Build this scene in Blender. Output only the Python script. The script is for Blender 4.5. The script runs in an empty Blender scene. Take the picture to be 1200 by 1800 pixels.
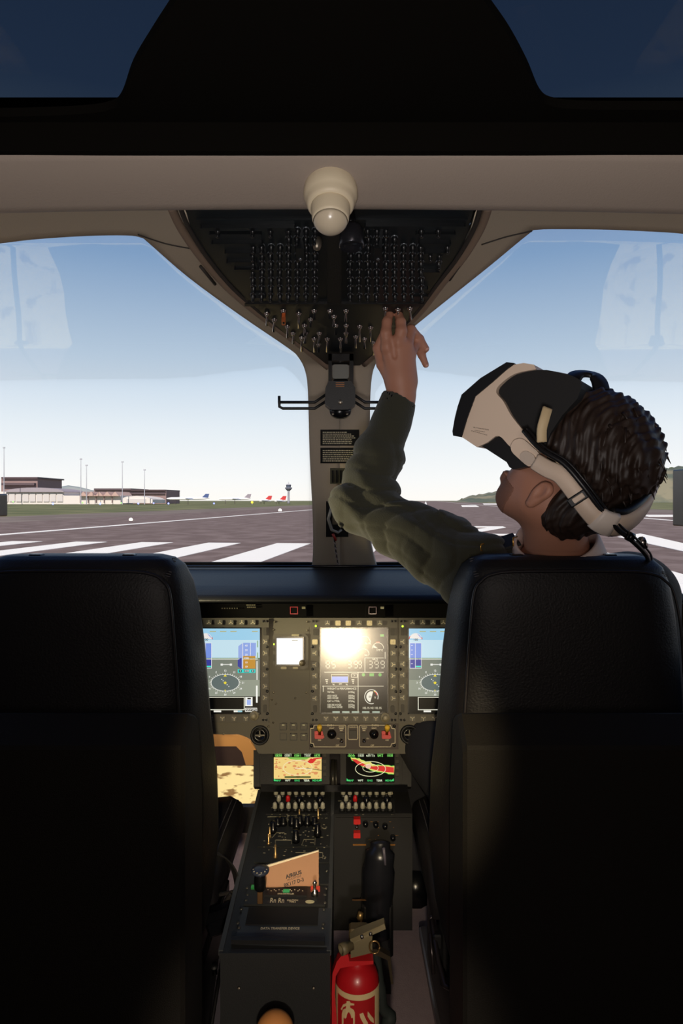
import bpy, bmesh, math, random
import numpy as np
from mathutils import Vector, Matrix
random.seed(7)
sc = bpy.context.scene
COL = sc.collection
# ---------------------------------------------------------------- camera, world, sun, lamps, exposure
EYE = Vector((0, 0, 1.2))
cam_d = bpy.data.cameras.new('camera'); cam = bpy.data.objects.new('camera', cam_d); COL.objects.link(cam)
cam.location = EYE; cam.rotation_euler = (math.pi/2, 0, 0)
cam_d.sensor_fit = 'VERTICAL'; cam_d.sensor_height = 36; cam_d.sensor_width = 24; cam_d.lens = 24
cam_d.shift_y = -20/1800; cam_d.clip_start = 0.01; cam_d.clip_end = 20000
sc.camera = cam
sc.view_settings.view_transform = 'Standard'; sc.view_settings.look = 'None'
sc.view_settings.exposure = 0.0; sc.view_settings.gamma = 1.0; sc.view_settings.use_curve_mapping = False

def s2l(c):
    return tuple(((v/255)/12.92 if v/255 <= .04045 else ((v/255+.055)/1.055)**2.4) for v in c)

w = bpy.data.worlds.new('sky'); sc.world = w; w.use_nodes = True
nt = w.node_tree; nt.nodes.clear()
tc = nt.nodes.new('ShaderNodeTexCoord'); sep = nt.nodes.new('ShaderNodeSeparateXYZ')
rmp = nt.nodes.new('ShaderNodeValToRGB'); bg = nt.nodes.new('ShaderNodeBackground'); wo = nt.nodes.new('ShaderNodeOutputWorld')
nt.links.new(tc.outputs['Generated'], sep.inputs[0]); nt.links.new(sep.outputs['Z'], rmp.inputs[0])
nt.links.new(rmp.outputs[0], bg.inputs[0]); nt.links.new(bg.outputs[0], wo.inputs[0])
stops = [(0, (250,247,241)), (.03, (244,245,244)), (.10, (226,234,240)), (.20, (188,208,228)), (.33, (132,164,202)), (.5, (72,104,158)), (1, (38,60,110))]
el = rmp.color_ramp.elements
el[0].position = 0; el[0].color = s2l(stops[0][1])+(1,)
el[1].position = 1; el[1].color = s2l(stops[-1][1])+(1,)
for p, c in stops[1:-1]:
    e = el.new(p); e.color = s2l(c)+(1,)
bg.inputs[1].default_value = 1.08

def light(name, kind, loc, target, energy, color, **kw):
    d = bpy.data.lights.new(name, kind); o = bpy.data.objects.new(name, d); COL.objects.link(o)
    o.location = loc; v = Vector(target)-Vector(loc); o.rotation_euler = v.to_track_quat('-Z', 'Y').to_euler()
    d.energy = energy; d.color = color
    for k, x in kw.items(): setattr(d, k, x)
    return o
light('sun', 'SUN', (0, -20, 20), (1.2, 0, 3.2), 4.6, (1, .92, .82), angle=.01)
light('cabin_spot_lamp', 'SPOT', (.0, -.25, 1.30), (0.0, 1.45, .66), 85, (1, .80, .50), spot_size=math.radians(22), spot_blend=.4, shadow_soft_size=.022)
light('left_cabin_lamp', 'SPOT', (-.83, 1.44, .94), (.0, 1.66, 1.04), 50, (1, .86, .52), spot_size=math.radians(44), spot_blend=.5, shadow_soft_size=.03)
light('rear_fill_light', 'AREA', (.1, -.6, 1.35), (.3, 1.4, 1.35), 3.4, (1, .84, .74), size=.5)  # warm fill added behind the camera, lifts headset, collar and cabin
light('floor_fill_spot', 'SPOT', (.0, -.25, .9), (-.03, 1.3, .22), 34, (1, .84, .66), spot_size=math.radians(25), spot_blend=.5, shadow_soft_size=.03)  # added spot without a real fitting, brightens extinguisher and low floor
light('footwell_fill', 'SPOT', (-.40, 2.02, .84), (-.42, 2.34, .0), 7, (1, .84, .72), spot_size=math.radians(85), spot_blend=.5, shadow_soft_size=.03)  # invented source, added to brighten the footwell floor and nose trim
light('ceiling_wash_fill', 'SPOT', (-.05, -.3, 1.0), (-.05, 1.1, 2.15), 34, (1, .95, .93), spot_size=math.radians(80), spot_blend=.4, shadow_soft_size=.1)  # added upward fill that lifts the header beam and liner

# ---------------------------------------------------------------- helpers
_m = {}
def mat(name, rgb, rough=.6, metal=0, emit=None, es=1, bump=0, bscale=200, var=0, vscale=8, spec=.5, coat=0, sheen=0):
    if name in _m: return _m[name]
    m = bpy.data.materials.new(name); m.use_nodes = True; _m[name] = m
    t = m.node_tree; b = t.nodes['Principled BSDF']
    c = s2l(rgb)+(1,)
    b.inputs['Base Color'].default_value = c; b.inputs['Roughness'].default_value = rough
    b.inputs['Metallic'].default_value = metal; b.inputs['Specular IOR Level'].default_value = spec
    b.inputs['Coat Weight'].default_value = coat
    if sheen: b.inputs['Sheen Weight'].default_value = sheen
    if emit:
        b.inputs['Emission Color'].default_value = s2l(emit)+(1,); b.inputs['Emission Strength'].default_value = es
    if bump or var:
        g = t.nodes.new('ShaderNodeTexCoord')
    if bump:
        n = t.nodes.new('ShaderNodeTexNoise'); n.inputs['Scale'].default_value = bscale; n.inputs['Detail'].default_value = 3
        bp = t.nodes.new('ShaderNodeBump'); bp.inputs['Strength'].default_value = bump; bp.inputs['Distance'].default_value = .002
        t.links.new(g.outputs['Object'], n.inputs['Vector']); t.links.new(n.outputs['Fac'], bp.inputs['Height']); t.links.new(bp.outputs[0], b.inputs['Normal'])
    if var:
        n = t.nodes.new('ShaderNodeTexNoise'); n.inputs['Scale'].default_value = vscale; n.inputs['Detail'].default_value = 5
        mx = t.nodes.new('ShaderNodeMix'); mx.data_type = 'RGBA'
        mx.inputs['A'].default_value = tuple(x*(1-var) for x in c[:3])+(1,); mx.inputs['B'].default_value = tuple(min(1, x*(1+var)) for x in c[:3])+(1,)
        t.links.new(g.outputs['Object'], n.inputs['Vector']); t.links.new(n.outputs['Fac'], mx.inputs['Factor']); t.links.new(mx.outputs['Result'], b.inputs['Base Color'])
    return m
def patches(name, rgb1, rgb2, scale, lo=.45, hi=.6, rough=.9):
    if name in _m: return _m[name]
    m = bpy.data.materials.new(name); m.use_nodes = True; _m[name] = m
    t = m.node_tree; b = t.nodes['Principled BSDF']; b.inputs['Roughness'].default_value = rough
    b.inputs['Specular IOR Level'].default_value = .1
    g = t.nodes.new('ShaderNodeTexCoord'); n = t.nodes.new('ShaderNodeTexNoise'); n.inputs['Scale'].default_value = scale; n.inputs['Detail'].default_value = 8
    r = t.nodes.new('ShaderNodeValToRGB'); r.color_ramp.elements[0].position = lo; r.color_ramp.elements[1].position = hi
    r.color_ramp.elements[0].color = s2l(rgb1)+(1,); r.color_ramp.elements[1].color = s2l(rgb2)+(1,)
    t.links.new(g.outputs['Object'], n.inputs['Vector']); t.links.new(n.outputs['Fac'], r.inputs[0]); t.links.new(r.outputs[0], b.inputs['Base Color'])
    return m
def glass(name, tint, refl, rough=0.0):
    if name in _m: return _m[name]
    m = bpy.data.materials.new(name); m.use_nodes = True; _m[name] = m
    t = m.node_tree; t.nodes.clear()
    o = t.nodes.new('ShaderNodeOutputMaterial'); tr = t.nodes.new('ShaderNodeBsdfTransparent'); gl = t.nodes.new('ShaderNodeBsdfGlossy')
    mx = t.nodes.new('ShaderNodeMixShader'); fr = t.nodes.new('ShaderNodeFresnel'); fr.inputs[0].default_value = 1.45
    ml = t.nodes.new('ShaderNodeMath'); ml.operation = 'MULTIPLY'; ml.inputs[1].default_value = refl
    tr.inputs[0].default_value = tint+(1,); gl.inputs['Roughness'].default_value = rough
    t.links.new(fr.outputs[0], ml.inputs[0]); t.links.new(ml.outputs[0], mx.inputs[0]); t.links.new(tr.outputs[0], mx.inputs[1]); t.links.new(gl.outputs[0], mx.inputs[2])
    t.links.new(mx.outputs[0], o.inputs[0])
    return m

WLOC = {}
def tag(o, label=None, cat=None, group=None, kind=None):
    if label: o['label'] = label
    if cat: o['category'] = cat
    if group: o['group'] = group
    if kind: o['kind'] = kind
    return o
def thing(name, label, cat, loc, group=None):
    o = bpy.data.objects.new(name, None); COL.objects.link(o); o.location = loc; o.empty_display_size = .05
    WLOC[o.name] = Vector(loc)
    return tag(o, label, cat, group)

class MB:
    """collects polygons, then links them as one mesh object"""
    def __init__(s): s.v = []; s.f = []; s.mi = []; s.mats = []; s.cur = 0; s.sm = []; s.smooth = False
    def use(s, m, smooth=None):
        if m not in s.mats: s.mats.append(m)
        s.cur = s.mats.index(m)
        if smooth is not None: s.smooth = smooth
        return s
    def add(s, vs, fs):
        n = len(s.v); s.v += [tuple(x) for x in vs]
        for f in fs: s.f.append(tuple(i+n for i in f)); s.mi.append(s.cur); s.sm.append(s.smooth)
        return s
    def hexa(s, p):      # 8 points: bottom 4, top 4
        return s.add(p, [(0,3,2,1),(4,5,6,7),(0,1,5,4),(1,2,6,5),(2,3,7,6),(3,0,4,7)])
    def box(s, c, d, M=None, bev=0):
        x, y, z = d[0]/2, d[1]/2, d[2]/2
        if bev:
            # chamfered box: profile in xy chamfered, then top/bottom inset rings
            def ring(zz, ins):
                a, b, k = x-ins, y-ins, max(bev-ins*.4, 1e-5)
                return [(-a+k,-b,zz),(a-k,-b,zz),(a,-b+k,zz),(a,b-k,zz),(a-k,b,zz),(-a+k,b,zz),(-a,b-k,zz),(-a,-b+k,zz)]
            rs = [ring(-z, bev), ring(-z+bev, 0), ring(z-bev, 0), ring(z, bev)]
            vs = [Vector(q) for r in rs for q in r]; fs = []
            for i in range(3):
                for j in range(8): fs.append((i*8+j, i*8+(j+1)%8, (i+1)*8+(j+1)%8, (i+1)*8+j))
            fs.append(tuple(range(7, -1, -1))); fs.append(tuple(range(24, 32)))
        else:
            vs = [Vector(q) for q in [(-x,-y,-z),(x,-y,-z),(x,y,-z),(-x,y,-z),(-x,-y,z),(x,-y,z),(x,y,z),(-x,y,z)]]
            fs = [(0,3,2,1),(4,5,6,7),(0,1,5,4),(1,2,6,5),(2,3,7,6),(3,0,4,7)]
        c = Vector(c)
        return s.add([(M @ q if M else q)+c for q in vs], fs)
    def prism(s, poly, vec):  # poly list of 3D pts, extruded along vec
        n = len(poly); vec = Vector(vec)
        a = [Vector(p) for p in poly]; b = [p+vec for p in a]
        fs = [tuple(range(n-1, -1, -1)), tuple(range(n, 2*n))]+[(i, (i+1)%n, n+(i+1)%n, n+i) for i in range(n)]
        return s.add(a+b, fs)
    def tube(s, pts, r, n=10, cap=True, squash=None):
        pts = [Vector(p) for p in pts]; k = len(pts)
        rr = r if isinstance(r, (list, tuple)) else [r]*k
        vs = []; up = None
        for i in range(k):
            t = (pts[min(i+1, k-1)]-pts[max(i-1, 0)]).normalized()
            if up is None:
                up = t.orthogonal().normalized()
            else:
                up = (up-t*up.dot(t)); up = up.normalized() if up.length > 1e-6 else t.orthogonal().normalized()
            sd = t.cross(up)
            for j in range(n):
                a = 2*math.pi*j/n; vs.append(pts[i]+(up*math.cos(a)+sd*math.sin(a))*rr[i])
        fs = []
        for i in range(k-1):
            for j in range(n): fs.append((i*n+j, i*n+(j+1)%n, (i+1)*n+(j+1)%n, (i+1)*n+j))
        if cap: fs.append(tuple(range(n-1, -1, -1))); fs.append(tuple(range((k-1)*n, k*n)))
        return s.add(vs, fs)
    def lathe(s, base, axis, prof, n=20):  # prof: (r, h)
        axis = Vector(axis).normalized(); base = Vector(base)
        u = axis.orthogonal().normalized(); v = axis.cross(u)
        vs = []; k = len(prof)
        for r, h in prof:
            for j in range(n):
                a = 2*math.pi*j/n; vs.append(base+axis*h+(u*math.cos(a)+v*math.sin(a))*max(r, 1e-5))
        fs = []
        for i in range(k-1):
            for j in range(n): fs.append((i*n+j, i*n+(j+1)%n, (i+1)*n+(j+1)%n, (i+1)*n+j))
        fs.append(tuple(range(n-1, -1, -1))); fs.append(tuple(range((k-1)*n, k*n)))
        return s.add(vs, fs)
    def band(s, pts, nrm, wid, th):   # ribbon along pts; nrm: outward normals per point; wid width across
        k = len(pts); pts = [Vector(p) for p in pts]
        ww = wid if isinstance(wid, (list, tuple)) else [wid]*k
        vs = []
        for i in range(k):
            t = (pts[min(i+1, k-1)]-pts[max(i-1, 0)]).normalized(); n = Vector(nrm[i]); n = (n-t*n.dot(t)).normalized(); b = t.cross(n)
            for (x, y) in ((-.5,0),(-.42,1),(.42,1),(.5,0),(.42,-.4),(-.42,-.4)): vs.append(pts[i]+b*ww[i]*x+n*th*y)
        m = 6; fs = [tuple(range(m-1, -1, -1)), tuple(range((k-1)*m, k*m))]
        for i in range(k-1):
            for j in range(m): fs.append((i*m+j, i*m+(j+1)%m, (i+1)*m+(j+1)%m, (i+1)*m+j))
        return s.add(vs, fs)
    def text(s, st, size, M, ext=.0002, align='CENTER', bold=0):
        c = bpy.data.curves.new('t', 'FONT'); c.body = st; c.size = size; c.extrude = ext; c.align_x = align; c.align_y = 'CENTER'; c.offset = bold; c.resolution_u = 2
        o = bpy.data.objects.new('t', c); COL.objects.link(o); bpy.context.view_layer.update()
        me = o.to_mesh()
        s.add([M @ v.co for v in me.vertices], [tuple(p.vertices) for p in me.polygons])
        o.to_mesh_clear(); bpy.data.objects.remove(o); bpy.data.curves.remove(c)
        return s
    def build(s, name, m=None, parent=None, label=None, fix=True, sub=0):
        if not s.v: return None
        me = bpy.data.meshes.new(name)
        va = [Vector(p) for p in s.v]
        lo = Vector((min(p.x for p in va), min(p.y for p in va), min(p.z for p in va))); hi = Vector((max(p.x for p in va), max(p.y for p in va), max(p.z for p in va)))
        c = Vector(((lo.x+hi.x)/2, (lo.y+hi.y)/2, lo.z))
        me.from_pydata([tuple(p-c) for p in va], [], s.f)
        if m is not None: me.materials.append(m)
        else:
            for q in s.mats: me.materials.append(q)
            me.polygons.foreach_set('material_index', s.mi)
        me.polygons.foreach_set('use_smooth', s.sm)
        if fix:
            bm = bmesh.new(); bm.from_mesh(me); bmesh.ops.recalc_face_normals(bm, faces=bm.faces[:]); bm.to_mesh(me); bm.free()
        me.update()
        return link(name, me, c, parent, label, sub)
def link(name, me, c, parent=None, label=None, sub=0):
    o = bpy.data.objects.new(name, me); COL.objects.link(o)
    c = Vector(c); WLOC[o.name] = c
    if parent is not None: o.parent = parent; o.location = c-WLOC[parent.name]
    else: o.location = c
    if label: o['label'] = label
    if sub:
        d = o.modifiers.new('s', 'SUBSURF'); d.levels = sub; d.render_levels = sub
    return o
def sm(mb): mb.smooth = True; return mb

def P(px, py, Y): return Vector(((px-600)*Y/1200, Y, 1.2-(py-880)*Y/1200))
class Fr:
    """a real plane in the cockpit; p() gives the point of the plane seen at a photo pixel, o() an offset along its normal"""
    def __init__(s, O, n, up=(0,0,1)):
        s.O = Vector(O); s.n = Vector(n).normalized(); up = Vector(up)
        s.y = (up-s.n*up.dot(s.n)).normalized(); s.x = s.y.cross(s.n)
    def p(s, px, py, off=0):
        d = Vector(((px-600)/1200, 1, -(py-880)/1200)); t = (s.O-EYE).dot(s.n)/d.dot(s.n)
        return EYE+d*t+s.n*off
    def M(s, px, py, off=0, rot=0):
        R = Matrix((s.x, s.y, s.n)).transposed() @ Matrix.Rotation(rot, 3, 'Z')
        return Matrix.Translation(s.p(px, py, off)) @ R.to_4x4()
    def R(s): return Matrix((s.x, s.y, s.n)).transposed()
    def rect(s, mb, x0, y0, x1, y1, o0, o1):  # slab over a pixel rectangle, from offset o0 to o1
        b = [s.p(*q) for q in ((x0,y1),(x1,y1),(x1,y0),(x0,y0))]
        return mb.hexa([q+s.n*o0 for q in b]+[q+s.n*o1 for q in b])
    def slab(s, mb, poly, o0, o1): return mb.prism([s.p(x, y, o0) for x, y in poly], s.n*(o1-o0))
    def line(s, mb, a, b, wpx, o0, o1):
        a = Vector(a+(0,)); b = Vector(b+(0,)); t = (b-a).normalized(); q = Vector((-t.y, t.x, 0))*wpx/2
        return s.slab(mb, [((a+q).x,(a+q).y), ((b+q).x,(b+q).y), ((b-q).x,(b-q).y), ((a-q).x,(a-q).y)], o0, o1)
    def arc(s, mb, cx, cy, rx, ry, a0, a1, w, o0, o1, n=24):
        for i in range(n):
            p = []
            for a, k in ((a0+(a1-a0)*i/n, 1), (a0+(a1-a0)*(i+1)/n, 1), (a0+(a1-a0)*(i+1)/n, 0), (a0+(a1-a0)*i/n, 0)):
                a = math.radians(a); q = (w if k == 0 else 0)
                p.append((cx+(rx-q)*math.cos(a), cy-(ry-q)*math.sin(a)))
            s.slab(mb, p, o0, o1)
        return mb
    def disc(s, mb, cx, cy, rx, ry, o0, o1, n=20, a0=0, a1=360):
        return s.slab(mb, [(cx+rx*math.cos(math.radians(a0+(a1-a0)*i/n)), cy-ry*math.sin(math.radians(a0+(a1-a0)*i/n))) for i in range(n)], o0, o1)
def rrect(x0, y0, x1, y1, r, n=4):
    out = []
    for cx, cy, a0 in ((x1-r,y0+r,-90),(x1-r,y1-r,0),(x0+r,y1-r,90),(x0+r,y0+r,180)):
        for i in range(n+1):
            a = math.radians(a0+90*i/n); out.append((cx+r*math.cos(a), cy+r*math.sin(a)))
    return out
def spline(pts, n=8):
    out = []; P_ = [Vector(p) for p in pts]; k = len(P_)
    for i in range(k-1):
        a, b, c, d = P_[max(i-1,0)], P_[i], P_[i+1], P_[min(i+2,k-1)]
        for j in range(n):
            t = j/n; out.append(.5*((2*b)+(c-a)*t+(2*a-5*b+4*c-d)*t*t+(3*b-a-3*c+d)*t**3))
    out.append(P_[-1]); return out
def sp2(pts, n=6): return [(p.x, p.y) for p in spline([(x, y, 0) for x, y in pts], n)]

# signed distance surfaces -> one continuous mesh
def surfnet(fn, lo, hi, h):
    nx, ny, nz = [int(math.ceil((hi[i]-lo[i])/h))+1 for i in range(3)]
    xs = lo[0]+h*np.arange(nx); ys = lo[1]+h*np.arange(ny); zs = lo[2]+h*np.arange(nz)
    X, Y, Z = np.meshgrid(xs, ys, zs, indexing='ij')
    D = fn(X.astype(np.float32), Y.astype(np.float32), Z.astype(np.float32)).astype(np.float32)
    D[[0,-1]] = 1; D[:, [0,-1]] = 1; D[:, :, [0,-1]] = 1
    S = D < 0
    idx = -np.ones((nx-1, ny-1, nz-1), np.int64)
    cs = [(i, j, k) for i in (0,1) for j in (0,1) for k in (0,1)]
    cnt = sum(S[i:nx-1+i, j:ny-1+j, k:nz-1+k].astype(np.int8) for i, j, k in cs)
    act = (cnt > 0) & (cnt < 8); A = np.argwhere(act); idx[act] = np.arange(len(A))
    acc = np.zeros((len(A), 3)); num = np.zeros(len(A))
    for a in cs:
        for ax in range(3):
            if a[ax]: continue
            b = list(a); b[ax] = 1
            da = D[A[:,0]+a[0], A[:,1]+a[1], A[:,2]+a[2]]; db = D[A[:,0]+b[0], A[:,1]+b[1], A[:,2]+b[2]]
            c = (da < 0) != (db < 0); t = np.where(c, da/np.where(c, da-db, 1), 0)
            p = np.array(a, float)[None].repeat(len(A), 0); p[:, ax] = t
            acc += p*c[:, None]; num += c
    V = np.array(lo)+h*(A+acc/num[:, None])
    F = []
    for ax in range(3):
        sl1 = [slice(0, n) for n in (nx, ny, nz)]; sl2 = list(sl1); n_ = (nx, ny, nz)[ax]
        sl1[ax] = slice(0, n_-1); sl2[ax] = slice(1, n_)
        d1 = S[tuple(sl1)]; d2 = S[tuple(sl2)]; E = np.argwhere(d1 != d2); fl = d1[d1 != d2]
        o1, o2 = [(1,2),(2,0),(0,1)][ax]
        E_ok = (E[:, o1] > 0) & (E[:, o2] > 0) & (E[:, o1] < (nx,ny,nz)[o1]-1) & (E[:, o2] < (nx,ny,nz)[o2]-1)
        E = E[E_ok]; fl = fl[E_ok]
        def g(a, b):
            q = E.copy(); q[:, o1] -= a; q[:, o2] -= b; return idx[q[:,0], q[:,1], q[:,2]]
        Q = np.stack([g(0,0), g(1,0), g(1,1), g(0,1)], 1)
        Q[~fl] = Q[~fl][:, ::-1]; F.append(Q)
    F = np.concatenate(F); F = F[(F >= 0).all(1)]
    return V, F
def smin(a, b, k): 
    h = np.maximum(k-np.abs(a-b), 0)/k; return np.minimum(a, b)-h*h*k*.25
def smax(a, b, k): return -smin(-a, -b, k)
def cap(X, Y, Z, a, b, r1, r2):
    a = np.array(a, float); b = np.array(b, float); d = b-a; L = d@d
    t = np.clip(((X-a[0])*d[0]+(Y-a[1])*d[1]+(Z-a[2])*d[2])/L, 0, 1)
    return np.sqrt((X-a[0]-d[0]*t)**2+(Y-a[1]-d[1]*t)**2+(Z-a[2]-d[2]*t)**2)-(r1+(r2-r1)*t)
def ell(X, Y, Z, c, r):
    k0 = np.sqrt(((X-c[0])/r[0])**2+((Y-c[1])/r[1])**2+((Z-c[2])/r[2])**2)
    return (k0-1)*min(r) if False else k0*(k0-1)/np.maximum(np.sqrt(((X-c[0])/r[0]**2)**2+((Y-c[1])/r[1]**2)**2+((Z-c[2])/r[2]**2)**2), 1e-6)
def netobj(name, blocks, m, parent=None, label=None):
    Vs = []; Fs = []; n = 0
    for fn, lo, hi, h in blocks:
        V, F = surfnet(fn, lo, hi, h); Vs.append(V); Fs.append(F+n); n += len(V)
    V = np.concatenate(Vs); F = np.concatenate(Fs)
    c = np.array([(V[:,0].min()+V[:,0].max())/2, (V[:,1].min()+V[:,1].max())/2, V[:,2].min()])
    me = bpy.data.meshes.new(name); me.from_pydata((V-c).tolist(), [], F.tolist()); me.materials.append(m)
    me.polygons.foreach_set('use_smooth', [True]*len(me.polygons)); me.update()
    return link(name, me, c, parent, label)
# ---------------------------------------------------------------- materials
TAUPE = mat('liner_taupe', (152,138,126), .75, bump=.25, bscale=350)
TAUPE2 = mat('pillar_beige', (166,152,134), .7, bump=.2, bscale=350)
BLACK = mat('black_plastic', (20,20,21), .5, bump=.15, bscale=400)
BLACKG = mat('black_gloss', (12,13,16), .25)
DARKCEIL = mat('dark_ceiling', (13,11,8), .9, bump=.2, spec=.05)
PANEL = mat('panel_grey', (88,84,72), .62, bump=.1, bscale=500)
PANELD = mat('panel_dark', (58,55,48), .6)
BEZEL = mat('bezel_grey', (78,74,64), .55)
KEY = mat('key_grey', (92,90,80), .5)
CONS = mat('console_black', (34,35,35), .5, bump=.15, bscale=500)
CHROME = mat('chrome', (200,195,190), .25, metal=1)
STEEL = mat('worn_steel', (150,140,125), .4, metal=.8)
LEATHER = mat('black_leather', (26,24,26), .5, bump=.35, bscale=260, spec=.4)
SHELL = mat('seat_shell', (22,19,14), .75, bump=.5, bscale=500, spec=.3)
WHITE = mat('mark_white', (235,232,225), .6)
PRINT = mat('print_cream', (205,195,165), .6)
FLOOR = mat('floor_carpet', (165,146,148), .95, bump=.6, bscale=300, var=.15, vscale=60)
REDP = mat('guard_red', (200,40,38), .45)
YEL = mat('lever_yellow', (235,190,60), .45)
def em(name, rgb, s=1.0, rough=.22):
    return mat('lit_'+name, (6,6,6), rough, emit=rgb, es=s, spec=.5)

# ---------------------------------------------------------------- outside: ground, runway, airfield
GZ = -1.0; TH = math.atan(148/1200); CT, ST = math.cos(TH), math.sin(TH)
def RW(u, wv, z=0): return Vector((wv*ST+u*CT, wv*CT-u*ST, GZ+z))
def gpt(px, py, z=0):
    d = 2.2*1200/(py-880); return Vector(((px-600)*d/1200, d, GZ+z))
def flat(name, quads, z, m, parent=None):
    b = MB()
    for q in quads: b.prism([p+Vector((0,0,z-.3)) for p in q], (0,0,.3)) if False else b.prism([p+Vector((0,0,z)) for p in q], (0,0,-.02))
    return b.build(name, m, parent)
GRASS = patches('grass_field', (98,102,70), (128,126,92), .08)
TARM = patches('tarmac', (112,96,92), (130,114,110), .6)
SHOULD = patches('runway_shoulder', (118,106,100), (134,122,114), .12)
DRY = patches('dry_ground', (255,226,150), (150,112,62), 9, .55, .63)
b = MB(); b.prism([(-6000,-60,GZ-.06),(6000,-60,GZ-.06),(6000,9000,GZ-.06),(-6000,9000,GZ-.06)], (0,0,-.5))
tag(b.build('ground', GRASS), kind='structure')
o = flat('runway_shoulder', [[RW(-58,-20),RW(58,-20),RW(58,3000),RW(-58,3000)]], -.03, SHOULD); tag(o, kind='structure')
o = flat('runway', [[RW(-42,-20),RW(42,-20),RW(42,3000),RW(-42,3000)]], -.005, TARM); tag(o, kind='structure')
o = flat('dry_ground', [[Vector((-3.2,3.3,GZ)),Vector((2.5,3.3,GZ)),Vector((2.5,6.2,GZ)),Vector((-3.2,6.2,GZ))]], .004, DRY)
tag(o, kind='structure')
PAINT = mat('runway_paint', (250,246,238), .7, var=.04, vscale=3)
sides = ['first', 'second', 'third', 'fourth', 'fifth', 'sixth']
for k in range(6):
    u0 = -7.6-3.65*k+0*.1
    o = flat('threshold_stripe', [[RW(u0,14),RW(u0+1.75,14),RW(u0+1.75,34.5),RW(u0,34.5)]], .012, PAINT)
    tag(o, 'white threshold stripe on the left half of the runway, %s from the centre pillar' % sides[k], 'runway marking', 'white threshold stripes on the runway')
o = flat('threshold_stripe', [[RW(-3.95,14),RW(-2.2,14),RW(-2.2,34.5),RW(-3.95,34.5)]], .012, PAINT)
tag(o, 'white threshold stripe whose tip shows just left of the centre pillar base', 'runway marking', 'white threshold stripes on the runway')
for k in range(2):
    u0 = 2.2+3.65*k
    o = flat('threshold_stripe', [[RW(u0,14),RW(u0+1.75,14),RW(u0+1.75,34.5),RW(u0,34.5)]], .012, PAINT)
    tag(o, 'white threshold stripe on the right half of the runway, %s right of the centre line' % sides[k], 'runway marking', 'white threshold stripes on the runway')
o = flat('edge_line', [[RW(-27.6,10),RW(-26.7,10),RW(-26.7,1500),RW(-27.6,1500)]], .012, PAINT)
tag(o, 'long white runway edge line running left of the threshold stripes', 'runway marking')
o = flat('edge_line', [[RW(26.7,10),RW(27.6,10),RW(27.6,1500),RW(26.7,1500)]], .012, PAINT)
tag(o, 'long white runway edge line on the far right behind the pilot', 'runway marking')
o = flat('centre_line', [[RW(-.7,70),RW(.7,70),RW(.7,1500),RW(-.7,1500)]], .012, PAINT)
tag(o, 'white runway centre line narrowing to the horizon right of the raised forearm', 'runway marking')
def digit2(u, wv):
    return [[RW(u,wv),RW(u+5,wv),RW(u+5,wv+2),RW(u,wv+2)], [RW(u,wv+2),RW(u+1.4,wv+2),RW(u+5,wv+13),RW(u+3.6,wv+13)], [RW(u,wv+13),RW(u+5,wv+13),RW(u+5,wv+15.5),RW(u,wv+15.5)]]
for kk, (u, wv, lab) in enumerate(((-6.5,44,'left'),(1.5,44,'right'))):
    tag(flat('runway_number', digit2(u, wv), .012, PAINT), 'large white painted runway number, %s numeral of the pair beyond the stripes' % lab, 'runway marking')
for (px0,px1,y0,y1,lab) in ((812,842,888,891,'small white runway block left of the pilot jaw, nearest of two'),(850,900,885,887,'small white runway block left of the pilot jaw, farther of two')):
    tag(flat('touchdown_block', [[gpt(px0,y1),gpt(px1,y1),gpt(px1-6,y0),gpt(px0-2,y0)]], .014, PAINT), lab, 'runway marking')
tag(flat('taxi_line', [[gpt(1085,944),gpt(1125,938),gpt(1230,962),gpt(1230,976)]], .016, PAINT), 'broad slanting white taxiway stripe right of the headset rear pad', 'runway marking')
tag(flat('taxi_line', [[gpt(1120,905),gpt(1230,905),gpt(1230,908.5),gpt(1140,908.5)]], .016, PAINT), 'thin level white taxiway stripe right of the headset rear pad', 'runway marking')
# buildings on the left
def bpt(px, py, d): return P(px, py, d)
def bbox(b, px0, px1, ytop, d, dep=30, ybase=None):
    x0, x1 = (px0-600)*d/1200, (px1-600)*d/1200; z1 = 1.2-(ytop-880)*d/1200
    z0 = GZ if ybase is None else 1.2-(ybase-880)*d/1200
    b.box(((x0+x1)/2, d+dep/2, (z0+z1)/2), (x1-x0, dep, z1-z0))
    return x0, x1, z0, z1
BR = mat('brown_building', (146,122,120), .9, var=.15, vscale=.05); LT = mat('pale_building', (222,214,208), .9, var=.08, vscale=.1); GRYB = mat('grey_roof', (160,150,158), .9)  # distance haze is mixed into these building colours
DKW = mat('dark_windows', (86,70,74), .6)
D0 = 420
t = thing('airport_building', 'dark brown block building rising over the arched hangar at far left', 'building', P(32, 884.5, D0))
b = MB(); bbox(b, 2, 66, 841, D0+40, 40); b.build('wall', BR, t)
b = MB(); bbox(b, 2, 66, 838.5, D0+38, 44, 841); bbox(b, 2, 60, 849, D0+37, 3, 853); b.build('roof', DKW, t)
t = thing('hangar', 'long pale hangar with arched grey roof at the left edge of the airfield', 'building', P(60, 884.5, D0))
b = MB(); bbox(b, -60, 112, 864, D0, 30)
for i in range(12): pass
b.build('wall', LT, t)
b = MB(); pts = []
for i in range(15):
    a = math.pi*i/14; px = 60-52*math.cos(a)*1.0; pts.append((px, 865-8*math.sin(a)))
b.prism([P(x, y, D0-2) for x, y in pts], (0,34,0)); b.build('roof', GRYB, t)
for i in range(9):
    b = MB(); bbox(b, 4+i*12, 14+i*12, 867, D0-.6, .5, 882); b.build('hangar_door', mat('door_pale', (205,198,196), .8), t)
t = thing('folded_roof_hangar', 'pale hangar with a zigzag folded roof beside the arched hangar', 'building', P(170, 884.5, D0))
b = MB(); bbox(b, 112, 212, 871, D0, 25); b.build('wall', LT, t)
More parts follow.
